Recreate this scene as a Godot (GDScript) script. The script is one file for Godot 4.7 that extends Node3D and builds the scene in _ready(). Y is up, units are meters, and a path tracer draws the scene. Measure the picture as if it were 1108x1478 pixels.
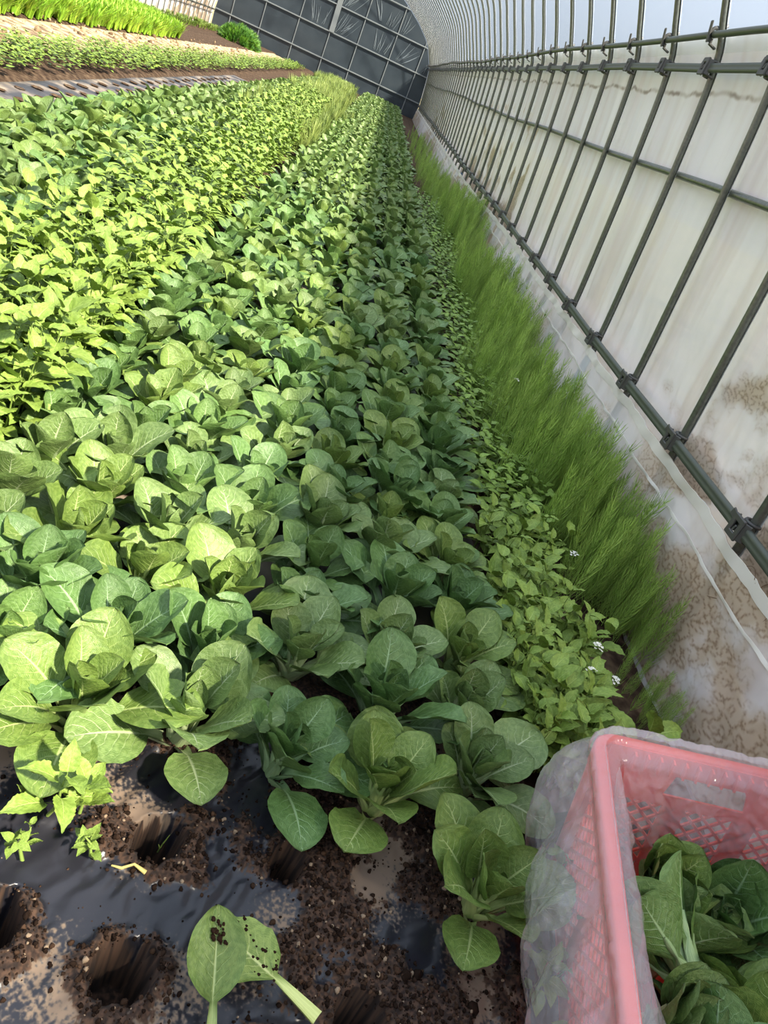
extends Node3D

const SUN_TO := Vector3(0.66, 1.0, 0.62)
const Z_FAR := -26.49
const Z_BACK := 3.9
const HOOP_STEP := 0.5
const HOOP_FIRST := -1.538
# cross section of the right half of the greenhouse, from the ground to the ridge
const HALF := [Vector2(1.14, -0.06), Vector2(1.14, 0.2), Vector2(1.138, 0.412), Vector2(1.108, 0.72), Vector2(1.072, 1.04), Vector2(1.02, 1.384), Vector2(0.962, 1.52), Vector2(0.865, 1.706), Vector2(0.698, 1.979), Vector2(0.334, 2.296), Vector2(0.054, 2.48), Vector2(-0.31, 2.691), Vector2(-0.9, 2.93), Vector2(-1.5, 3.06), Vector2(-2.1, 3.1)]
const MID_X := -2.1

var rng := RandomNumberGenerator.new()
var used := {}
var M := {}
var LEAF := {}
var soil_noise := FastNoiseLite.new()
var fine_noise := FastNoiseLite.new()
var film_noise := FastNoiseLite.new()
var half_path := PackedVector2Array()


class Acc:
	var v := PackedVector3Array()
	var uv := PackedVector2Array()
	var c := PackedColorArray()
	var i := PackedInt32Array()

	func quad(a: int, b: int, d: int, e: int) -> void:
		i.append_array([a, b, d, a, d, e])

	func grid(rows: int, cols: int, start: int, flip := false) -> void:
		for r in rows - 1:
			for k in cols - 1:
				var p := start + r * cols + k
				if flip:
					quad(p, p + cols, p + cols + 1, p + 1)
				else:
					quad(p, p + 1, p + cols + 1, p + cols)

	func tube(path: PackedVector3Array, radii: PackedFloat32Array, sides: int, col := Color.WHITE, cap := true, squash := Vector2.ONE) -> void:
		var start := v.size()
		var n := path.size()
		var ref := Vector3.UP
		var d0 := (path[mini(1, n - 1)] - path[0]).normalized()
		if absf(d0.y) > 0.9:
			ref = Vector3.RIGHT
		for k in n:
			var d := (path[mini(k + 1, n - 1)] - path[maxi(k - 1, 0)]).normalized()
			var x := ref.cross(d).normalized()
			var y := d.cross(x).normalized()
			ref = y
			var r := radii[mini(k, radii.size() - 1)]
			for s in sides:
				var t := TAU * s / sides
				v.append(path[k] + (x * cos(t) * squash.x + y * sin(t) * squash.y) * r)
				uv.append(Vector2(float(s) / sides, float(k) / maxf(1.0, n - 1)))
				c.append(col)
		for k in n - 1:
			for s in sides:
				var a := start + k * sides + s
				var b := start + k * sides + (s + 1) % sides
				quad(a, a + sides, b + sides, b)
		if cap:
			for s in range(1, sides - 1):
				i.append_array([start, start + s, start + s + 1])
				var e := start + (n - 1) * sides
				i.append_array([e, e + s + 1, e + s])

	func box(at: Transform3D, size: Vector3, bevel := 0.0, col := Color.WHITE) -> void:
		# a chamfered box: three nested rings of corners per axis
		var h := size * 0.5
		var b := minf(bevel, minf(h.x, minf(h.y, h.z)) * 0.9)
		if b <= 0.0:
			for f in 6:
				var ax := f / 2
				var sg := 1.0 if f % 2 == 0 else -1.0
				var n := Vector3.ZERO
				n[ax] = sg
				var u := Vector3.ZERO
				u[(ax + 1) % 3] = 1.0
				var w := n.cross(u)
				var st := v.size()
				for q in [[-1, -1], [1, -1], [1, 1], [-1, 1]]:
					v.append(at * ((n + u * q[0] + w * q[1]) * h))
					uv.append(Vector2(q[0] * 0.5 + 0.5, q[1] * 0.5 + 0.5))
					c.append(col)
				i.append_array([st, st + 2, st + 1, st, st + 3, st + 2])
			return
		var pts := []
		for sx in [-1, 1]:
			for sy in [-1, 1]:
				for sz in [-1, 1]:
					var s := Vector3(sx, sy, sz)
					for ax in 3:
						var p: Vector3 = s * (h - Vector3.ONE * b)
						p[ax] = s[ax] * h[ax]
						pts.append([p, s, ax])
		var ids := {}
		for f in 6:
			var ax := f / 2
			var sg := 1 if f % 2 == 0 else -1
			var u := (ax + 1) % 3
			var w := (ax + 2) % 3
			var st := v.size()
			for q in [[-1, -1], [1, -1], [1, 1], [-1, 1]]:
				var p := Vector3.ZERO
				p[ax] = sg * h[ax]
				p[u] = q[0] * (h[u] - b)
				p[w] = q[1] * (h[w] - b)
				v.append(at * p)
				uv.append(Vector2(q[0] * 0.5 + 0.5, q[1] * 0.5 + 0.5))
				c.append(col)
			var o := [st, st + 2, st + 1, st, st + 3, st + 2]
			if sg < 0:
				o = [st, st + 1, st + 2, st, st + 2, st + 3]
			i.append_array(o)
			ids[f] = st
		# chamfers: join neighbouring faces
		for ax in 3:
			var u := (ax + 1) % 3
			var w := (ax + 2) % 3
			for su in [1, -1]:
				for sw in [1, -1]:
					# edge running along ax, between face +-u and face +-w
					var quad_pts := []
					for e in [[-1, u], [1, u], [1, w], [-1, w]]:
						var p := Vector3.ZERO
						p[ax] = e[0] * (h[ax] - b)
						p[u] = su * (h[u] if e[1] == u else h[u] - b)
						p[w] = sw * (h[w] if e[1] == w else h[w] - b)
						quad_pts.append(p)
					var nrm: Vector3 = (quad_pts[2] - quad_pts[0]).cross(quad_pts[1] - quad_pts[0])
					var outw := Vector3.ZERO
					outw[u] = su
					outw[w] = sw
					if nrm.dot(outw) < 0.0:
						quad_pts.reverse()
					var st := v.size()
					for p in quad_pts:
						v.append(at * p)
						uv.append(Vector2.ZERO)
						c.append(col)
					quad(st, st + 1, st + 2, st + 3)
		for sx in [-1, 1]:
			for sy in [-1, 1]:
				for sz in [-1, 1]:
					var s := Vector3(sx, sy, sz)
					var tri := []
					for ax in 3:
						var p: Vector3 = s * (h - Vector3.ONE * b)
						p[ax] = s[ax] * h[ax]
						tri.append(p)
					var nrm: Vector3 = (tri[2] - tri[0]).cross(tri[1] - tri[0])
					if nrm.dot(s) < 0.0:
						tri.reverse()
					var st := v.size()
					for p in tri:
						v.append(at * p)
						uv.append(Vector2.ZERO)
						c.append(col)
					i.append_array([st, st + 1, st + 2])

	func join(mesh: ArrayMesh, at: Transform3D) -> void:
		var s := mesh.surface_get_arrays(0)
		var st := v.size()
		for p in s[Mesh.ARRAY_VERTEX]:
			v.append(at * p)
		uv.append_array(s[Mesh.ARRAY_TEX_UV])
		if s[Mesh.ARRAY_COLOR] != null and s[Mesh.ARRAY_COLOR].size() > 0:
			c.append_array(s[Mesh.ARRAY_COLOR])
		else:
			for k in s[Mesh.ARRAY_VERTEX].size():
				c.append(Color.WHITE)
		for k in s[Mesh.ARRAY_INDEX]:
			i.append(k + st)

	func mesh(colored := false) -> ArrayMesh:
		var n := PackedVector3Array()
		n.resize(v.size())
		for t in range(0, i.size(), 3):
			var a := v[i[t]]
			var w := (v[i[t + 2]] - a).cross(v[i[t + 1]] - a)
			n[i[t]] += w
			n[i[t + 1]] += w
			n[i[t + 2]] += w
		for k in n.size():
			n[k] = n[k].normalized() if n[k].length_squared() > 1e-20 else Vector3.UP
		var s := []
		s.resize(Mesh.ARRAY_MAX)
		s[Mesh.ARRAY_VERTEX] = v
		s[Mesh.ARRAY_NORMAL] = n
		s[Mesh.ARRAY_TEX_UV] = uv
		if colored:
			s[Mesh.ARRAY_COLOR] = c
		s[Mesh.ARRAY_INDEX] = i
		var m := ArrayMesh.new()
		m.add_surface_from_arrays(Mesh.PRIMITIVE_TRIANGLES, s)
		return m


# ---------------------------------------------------------------- naming helpers
func numbered(called: String) -> String:
	var k: int = used.get(called, 0)
	used[called] = k + 1
	return called if k == 0 else "%s_%03d" % [called, k]


func tag(o: Node, label: String, category: String, group := "", kind := "") -> void:
	if label:
		o.set_meta("label", label)
	if category:
		o.set_meta("category", category)
	if group:
		o.set_meta("group", group)
	if kind:
		o.set_meta("kind", kind)


func thing(called: String, at: Transform3D, label: String, category: String, group := "", kind := "") -> Node3D:
	var o := Node3D.new()
	o.name = numbered(called)
	o.transform = at
	add_child(o)
	tag(o, label, category, group, kind)
	return o


func part(called: String, mesh: Mesh, mat: Material, parent: Node, at := Transform3D.IDENTITY) -> MeshInstance3D:
	var o := MeshInstance3D.new()
	o.mesh = mesh
	o.material_override = mat
	o.transform = at
	o.name = numbered(called) if parent == self else called
	parent.add_child(o, true)
	return o


func many(called: String, mesh: Mesh, mat: Material, spots: Array, colors: Array, parent: Node) -> MultiMeshInstance3D:
	var mm := MultiMesh.new()
	mm.transform_format = MultiMesh.TRANSFORM_3D
	mm.use_colors = colors.size() > 0
	mm.mesh = mesh
	mm.instance_count = spots.size()
	for k in spots.size():
		mm.set_instance_transform(k, spots[k])
		if colors.size() > 0:
			mm.set_instance_color(k, colors[k])
	var o := MultiMeshInstance3D.new()
	o.multimesh = mm
	o.material_override = mat
	o.name = numbered(called) if parent == self else called
	parent.add_child(o, true)
	return o


func std(color: Color, rough: float, spec := 0.5) -> StandardMaterial3D:
	var m := StandardMaterial3D.new()
	m.albedo_color = color
	m.roughness = rough
	m.metallic_specular = spec
	return m


func c8(r: float, g: float, b: float, a := 1.0) -> Color:
	return Color(r / 255.0, g / 255.0, b / 255.0, a)


func spin(yaw: float, tilt := 0.0, roll := 0.0, scl := 1.0, at := Vector3.ZERO) -> Transform3D:
	var b := Basis(Vector3.UP, yaw) * Basis(Vector3.RIGHT, tilt) * Basis(Vector3.BACK, roll)
	return Transform3D(b.scaled(Vector3.ONE * scl), at)


func noise_tex(freq: float, seed_: int, stops: Array, colors: Array, size := 512, octaves := 5) -> NoiseTexture2D:
	var n := FastNoiseLite.new()
	n.seed = seed_
	n.frequency = freq
	n.fractal_octaves = octaves
	var t := NoiseTexture2D.new()
	t.width = size
	t.height = size
	t.seamless = true
	t.noise = n
	var g := Gradient.new()
	g.offsets = PackedFloat32Array(stops)
	g.colors = PackedColorArray(colors)
	t.color_ramp = g
	return t


func height_tex(freq: float, seed_: int, size := 512) -> NoiseTexture2D:
	return noise_tex(freq, seed_, [0.0, 1.0], [Color.BLACK, Color.WHITE], size)


# ---------------------------------------------------------------- main
func _ready() -> void:
	rng.seed = 20240611
	soil_noise.seed = 7
	soil_noise.frequency = 5.0
	soil_noise.fractal_octaves = 5
	fine_noise.seed = 11
	fine_noise.frequency = 60.0
	fine_noise.fractal_octaves = 3
	film_noise.seed = 5
	film_noise.frequency = 2.0
	film_noise.fractal_octaves = 4
	set_camera_and_light()
	make_path()
	make_materials()
	make_ground()
	make_frame()
	make_films()
	make_far_wall()
	make_leaves()
	make_bok_choy_beds()
	make_weed_strip()
	make_verge()
	make_left_beds()
	make_crate()
	make_foreground()


func set_camera_and_light() -> void:
	var cam := Camera3D.new()
	cam.name = "camera"
	cam.position = Vector3(0, 0.96, 0)
	cam.rotation_degrees = Vector3(-27.7, -12.02, 25.62)
	cam.fov = 67.56
	cam.near = 0.05
	cam.far = 300.0
	cam.current = true
	add_child(cam)
	var env := Environment.new()
	env.background_mode = Environment.BG_SKY
	var sky := Sky.new()
	var sm := ProceduralSkyMaterial.new()
	sm.sky_top_color = c8(176, 188, 206)
	sm.sky_horizon_color = c8(88, 94, 103)
	sm.sky_curve = 0.2
	sm.ground_bottom_color = c8(110, 105, 95)
	sm.ground_horizon_color = c8(150, 150, 148)
	sm.sun_angle_max = 1.0
	sm.energy_multiplier = 3.0
	sky.sky_material = sm
	env.sky = sky
	env.tonemap_mode = Environment.TONE_MAPPER_LINEAR
	env.tonemap_exposure = 1.12
	env.sdfgi_enabled = true
	env.ssao_enabled = true
	env.ssil_enabled = true
	var we := WorldEnvironment.new()
	we.name = "environment"
	we.environment = env
	add_child(we)
	var sun := DirectionalLight3D.new()
	sun.name = "sun"
	sun.light_color = c8(255, 244, 224)
	sun.light_energy = 4.5
	sun.light_angular_distance = 3.5
	sun.shadow_enabled = true
	sun.look_at_from_position(SUN_TO * 30.0, Vector3.ZERO, Vector3.UP)
	add_child(sun)


func make_path() -> void:
	# Catmull-Rom through the half profile
	for k in HALF.size() - 1:
		var p0: Vector2 = HALF[maxi(k - 1, 0)]
		var p1: Vector2 = HALF[k]
		var p2: Vector2 = HALF[k + 1]
		var p3: Vector2 = HALF[mini(k + 2, HALF.size() - 1)]
		if k == HALF.size() - 2:
			p3 = Vector2(2 * MID_X - p1.x, p1.y)
		for s in 4:
			half_path.append(p1.cubic_interpolate(p2, p0, p3, s / 4.0))
	half_path.append(HALF[HALF.size() - 1])


func wall_x(y: float) -> float:
	for k in half_path.size() - 1:
		if half_path[k + 1].y >= y:
			return lerpf(half_path[k].x, half_path[k + 1].x, inverse_lerp(half_path[k].y, half_path[k + 1].y, y))
	return MID_X


func make_materials() -> void:
	# green leaf maps
	M.bok_tex = leaf_texture(256, 512, 0.30, 7.0, 0.42, c8(94, 120, 60), c8(114, 138, 76), c8(168, 184, 138), c8(178, 194, 146), 3)
	M.weed_tex = leaf_texture(128, 256, 0.18, 6.0, 0.55, c8(114, 140, 54), c8(132, 158, 66), c8(156, 178, 94), c8(140, 162, 84), 4)
	M.bok = []
	for t in [Color(1, 1, 1), Color(0.92, 0.98, 0.93), Color(1.0, 1.0, 0.86), Color(0.86, 0.94, 0.92)]:
		M.bok.append(leaf_material(M.bok_tex, t, Color(0.42, 0.5, 0.22), 0.45, 0.22))
	M.yellow_leaf = leaf_material(M.bok_tex, Color(1.22, 1.16, 1.02), Color(0.46, 0.5, 0.2), 0.5, 0.10)
	M.weed = leaf_material(M.weed_tex, Color.WHITE, Color(0.48, 0.56, 0.2), 0.55, 0.12)
	M.stem = std(c8(122, 146, 66), 0.6)
	M.stalk_pale = std(c8(206, 216, 176), 0.5)
	M.stem_red = std(c8(150, 110, 84), 0.6)
	M.multi_leaf = leaf_material(M.bok_tex, Color.WHITE, Color(0.46, 0.52, 0.22), 0.5, 0.08)
	M.multi_leaf.vertex_color_use_as_albedo = true
	M.multi_weed = leaf_material(M.weed_tex, Color.WHITE, Color(0.55, 0.62, 0.2), 0.55, 0.0)
	M.multi_weed.vertex_color_use_as_albedo = true
	M.blade = std(Color.WHITE, 0.55)
	M.blade.vertex_color_use_as_albedo = true
	M.blade.backlight = Color(0.4, 0.45, 0.15)
	M.petal = std(c8(240, 240, 228), 0.6)
	# steel
	M.pipe = std(c8(126, 130, 124), 0.34)
	M.pipe.metallic = 0.65
	M.pipe.albedo_texture = noise_tex(0.02, 31, [0.0, 0.5, 1.0], [c8(200, 200, 196), c8(235, 236, 232), c8(255, 255, 255)])
	M.pipe.uv1_triplanar = true
	M.pipe.uv1_scale = Vector3(6, 6, 6)
	M.tape = std(c8(246, 246, 242), 0.4)
	M.tape.backlight = Color(1, 1, 1)
	M.rail = std(c8(92, 98, 90), 0.45)
	M.rail.metallic = 0.35
	M.clamp = std(c8(92, 92, 90), 0.5)
	M.clamp.metallic = 0.5
	M.blue_paint = std(c8(120, 150, 168), 0.5)
	M.end_bar = std(c8(124, 130, 132), 0.5)
	M.end_bar.metallic = 0.3
	# films
	M.roof_film = StandardMaterial3D.new()
	M.roof_film.transparency = BaseMaterial3D.TRANSPARENCY_ALPHA
	M.roof_film.albedo_color = Color(0.78, 0.82, 0.88, 0.27)
	M.roof_film.roughness = 0.28
	M.roof_film.backlight = Color(1, 1, 1)
	M.curtain = film_material(wall_film_texture(), 0.35)
	M.fold = std(c8(240, 236, 226, 0.8), 0.35)
	M.fold.transparency = BaseMaterial3D.TRANSPARENCY_ALPHA
	M.fold.backlight = Color(0.8, 0.8, 0.78)
	M.dark_film = std(c8(56, 64, 70), 0.34)
	M.dark_film.albedo_texture = noise_tex(0.006, 77, [0.0, 0.45, 1.0], [c8(190, 195, 200), c8(225, 230, 235), c8(255, 255, 255)])
	M.dark_film.uv1_triplanar = true
	M.dark_film.uv1_scale = Vector3(0.4, 0.4, 0.4)
	M.film_fold = std(c8(112, 122, 128), 0.35)
	# soil and mulch
	M.soil = std(Color.WHITE, 0.95, 0.2)
	M.soil.albedo_texture = noise_tex(0.02, 21, [0.0, 0.35, 0.6, 1.0], [c8(44, 34, 28), c8(66, 52, 42), c8(88, 72, 58), c8(120, 102, 82)])
	M.soil.uv1_triplanar = true
	M.soil.uv1_scale = Vector3(1.7, 1.7, 1.7)
	M.crumb = std(Color.WHITE, 0.95, 0.15)
	M.crumb.vertex_color_use_as_albedo = true
	M.mulch = std(Color.WHITE, 0.5)
	M.mulch.albedo_texture = noise_tex(0.012, 23, [0.0, 0.4, 0.55, 0.75, 1.0], [c8(44, 44, 48), c8(62, 60, 62), c8(96, 88, 82), c8(140, 126, 110), c8(172, 154, 130)])
	M.mulch.uv1_triplanar = true
	M.mulch.uv1_scale = Vector3(0.55, 0.55, 0.55)
	M.dry = std(Color.WHITE, 0.95, 0.15)
	M.dry.albedo_texture = noise_tex(0.02, 25, [0.0, 0.35, 0.5, 0.7, 1.0], [c8(92, 76, 64), c8(140, 118, 96), c8(176, 154, 124), c8(206, 186, 150), c8(226, 208, 172)])
	M.dry.uv1_triplanar = true
	M.dry.uv1_scale = Vector3(0.5, 0.5, 0.5)
	M.outside = std(Color.WHITE, 0.95, 0.2)
	M.outside.albedo_texture = noise_tex(0.01, 27, [0.0, 0.5, 1.0], [c8(104, 100, 74), c8(142, 132, 100), c8(170, 158, 124)])
	M.outside.uv1_triplanar = true
	M.outside.uv1_scale = Vector3(0.2, 0.2, 0.2)
	# crate
	M.crate = std(c8(240, 66, 38), 0.42)
	M.crate.backlight = Color(0.42, 0.1, 0.05)
	M.bag = std(Color(0.97, 0.96, 0.98, 0.25), 0.17)
	M.bag.transparency = BaseMaterial3D.TRANSPARENCY_ALPHA
	M.bag.backlight = Color(0.7, 0.7, 0.7)
	var crease := FastNoiseLite.new()
	crease.seed = 55
	crease.frequency = 0.012
	crease.fractal_type = FastNoiseLite.FRACTAL_RIDGED
	crease.fractal_octaves = 4
	var ct := NoiseTexture2D.new()
	ct.width = 512
	ct.height = 512
	ct.seamless = true
	ct.noise = crease
	M.bag.heightmap_enabled = true
	M.bag.heightmap_texture = ct
	M.bag.heightmap_scale = 0.35
	M.bag.uv1_scale = Vector3(3.5, 1.0, 1)


func film_material(tex: Texture2D, rough: float) -> StandardMaterial3D:
	var m := std(Color.WHITE, rough)
	m.albedo_texture = tex
	m.transparency = BaseMaterial3D.TRANSPARENCY_ALPHA
	m.backlight = Color(1.0, 1.0, 1.0)
	m.cull_mode = BaseMaterial3D.CULL_DISABLED
	return m


func leaf_material(tex: Array, tint: Color, back: Color, rough: float, relief: float) -> StandardMaterial3D:
	var m := std(tint, rough)
	m.albedo_texture = tex[0]
	m.backlight = back
	m.cull_mode = BaseMaterial3D.CULL_DISABLED
	if relief > 0.0:
		m.heightmap_enabled = true
		m.heightmap_texture = tex[1]
		m.heightmap_scale = relief
	return m


func leaf_texture(w: int, h: int, base: float, veins: float, slant: float, low: Color, high: Color, vein: Color, stalk: Color, seed_: int) -> Array:
	# u runs across the leaf, v along it: v below base is the stalk, above it the blade
	var n := FastNoiseLite.new()
	n.seed = seed_
	n.frequency = 0.03
	n.fractal_octaves = 4
	var im := Image.create_empty(w, h, false, Image.FORMAT_RGB8)
	var hi := Image.create_empty(w, h, false, Image.FORMAT_L8)
	for y in h:
		var v := float(y) / (h - 1)
		var t := clampf((v - base) / (1.0 - base), 0.0, 1.0)
		for x in w:
			var u := float(x) / (w - 1) * 2.0 - 1.0
			var a := absf(u)
			var k := n.get_noise_2d(x, y)
			var wob := 0.03 * n.get_noise_2d(x * 0.6 + 300.0, y * 0.6)
			var c := low.lerp(high, clampf(0.5 + k * 1.4, 0.0, 1.0))
			var mid := smoothstep(0.085, 0.02, a / (1.15 - t) * (0.5 + 0.5 * t + 0.2))
			var q := (t - slant * pow(a, 1.25) + wob + (0.06 if u > 0.0 else 0.0)) * veins
			var f := absf(q - roundf(q))
			var side := smoothstep(0.11 * (1.25 - a), 0.0, f) * (1.0 - 0.75 * a) * (0.0 if q < -2.4 else 1.0)
			var q2 := (t + 0.9 * a + wob * 2.0) * veins * 2.6
			var f2 := absf(q2 - roundf(q2))
			var net := smoothstep(0.16, 0.0, f2) * 0.32 * (1.0 - side)
			var amount := clampf(maxf(mid, maxf(side * 0.8, net)), 0.0, 1.0)
			c = c.lerp(vein, amount)
			var st := 1.0 - smoothstep(base * 0.75, base * 1.25, v + a * 0.06)
			c = c.lerp(stalk.lerp(low, 0.10 + 0.05 * sin(u * 14.0 + k)), st)
			im.set_pixel(x, h - 1 - y, c)
			var z := 0.62 - 0.4 * amount * (1.0 - st) + 0.18 * k
			hi.set_pixel(x, h - 1 - y, Color(z, z, z))
	return [ImageTexture.create_from_image(im), ImageTexture.create_from_image(hi)]


func wall_film_texture() -> ImageTexture:
	# milky sheet: u along the wall (8 m, from z = 2 backwards), v height above the ground; brown dirt, roots and streaks are on the sheet
	var w := 1600
	var h := 400
	var im := Image.create_empty(w, h, false, Image.FORMAT_RGBA8)
	var n := FastNoiseLite.new()
	n.seed = 91
	n.frequency = 0.012
	n.fractal_octaves = 5
	var hair := FastNoiseLite.new()
	hair.seed = 92
	hair.frequency = 0.11
	hair.fractal_type = FastNoiseLite.FRACTAL_RIDGED
	hair.fractal_octaves = 3
	for y in h:
		var up := 1.0 - float(y) / h
		var height := up * 1.5
		for x in w:
			var z := 2.0 - 8.0 * x / w
			var k := n.get_noise_2d(x, y)
			var streak := n.get_noise_2d(x * 2.2, y * 0.16 + 700.0)
			var c := c8(255, 250, 250).lerp(c8(240, 229, 225), clampf(streak * 1.6 + 0.1, 0.0, 1.0))
			var alpha := 0.95 + 0.03 * k
			# dirt splashed up from the ground, thick and rooty near the door end
			var near := smoothstep(-2.7, -1.5, z)
			var reach := 0.17 + 0.36 * near
			var dirt := smoothstep(-0.12, 0.3, k + 0.4 * clampf((reach - height) / reach, -2.2, 1.0))
			dirt *= 0.4 + 0.6 * near
			c = c.lerp(c8(186, 156, 118), dirt * 0.62)
			var r := hair.get_noise_2d(x * 1.0, y * 1.3)
			var root := smoothstep(0.3, 0.8, r) * dirt
			c = c.lerp(c8(112, 82, 56), root * 0.6)
			alpha += 0.1 * dirt
			# dust line where the sheet is clipped under the top rail
			var line := absf(height - 1.325 - 0.02 * n.get_noise_2d(x * 1.4, 40.0))
			c = c.lerp(c8(150, 132, 112), smoothstep(0.012, 0.0, line) * (0.35 + 0.65 * smoothstep(-0.2, 0.3, n.get_noise_2d(x * 3.0, 90.0))))
			im.set_pixel(x, y, Color(c.r, c.g, c.b, clampf(alpha, 0.0, 1.0)))
	return ImageTexture.create_from_image(im)


# ---------------------------------------------------------------- ground
func bed_y(x: float) -> float:
	# profile of the ground across the greenhouse: two raised beds, furrows between
	var y := 0.0
	for b in [[-0.46, 0.62, 0.035], [-1.6, -0.84, 0.04], [-2.66, -2.18, 0.03], [-4.3, -3.35, 0.05]]:
		y = maxf(y, b[2] * smoothstep(b[0] - 0.06, b[0] + 0.06, x) * (1.0 - smoothstep(b[1] - 0.06, b[1] + 0.06, x)))
	return y


func holes() -> Array:
	# planting holes left in the mulch where heads were cut: x, z, radius
	return [[0.060, -0.482, 0.036], [0.056, -0.652, 0.034], [0.23, -0.665, 0.026], [-0.095, -0.502, 0.034], [0.345, -0.482, 0.034], [0.21, -0.35, 0.036], [-0.1, -0.34, 0.036], [0.06, -0.31, 0.036], [0.37, -0.31, 0.036]]


func soil_cover(x: float, z: float) -> float:
	# 0 bare plastic, 1 covered with crumbs; thicker around holes and on the right-hand side
	var k := soil_noise.get_noise_2d(x * 1.0, z * 1.0) + 0.35 * soil_noise.get_noise_2d(x * 3.0 + 40.0, z * 3.0)
	var c := k * 1.5 + 0.04 + 0.5 * smoothstep(0.1, 0.32, x) - 0.35 * smoothstep(0.42, 0.5, x)
	for h in holes():
		var d := Vector2(x - h[0], z - h[1]).length()
		c += 0.55 * smoothstep(h[2] * 2.6, h[2] * 1.0, d)
	c += 0.5 * smoothstep(-0.72, -0.8, z)
	return clampf(c, 0.0, 1.0)


func near_y(x: float, z: float) -> float:
	var y := bed_y(x)
	var s := soil_cover(x, z)
	y += 0.010 * smoothstep(0.3, 0.9, s) + 0.006 * fine_noise.get_noise_2d(x, z) * s
	# wrinkles in the tight plastic
	y += 0.0030 * (1.0 - s) * sin((x * 0.92 + z * 0.38) * 170.0 + 3.0 * soil_noise.get_noise_2d(x * 2.0, z * 2.0)) * clampf(0.6 + 1.5 * film_noise.get_noise_2d(x * 3.0, z * 3.0), 0.0, 1.4)
	for h in holes():
		var d := Vector2(x - h[0], (z - h[1]) * 0.9).length()
		d *= 1.0 + 0.25 * film_noise.get_noise_2d(x * 20.0, z * 20.0)
		y -= 0.10 * (1.0 - smoothstep(h[2] * 0.84, h[2] * 1.0, d))
	return y


func berm(x: float, z: float) -> float:
	# earth heaped against the wall near the door end
	return 0.085 * smoothstep(0.66, 1.02, x) * smoothstep(-0.98, -0.74, z) * (1.0 - smoothstep(0.1, 0.5, z))


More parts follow.
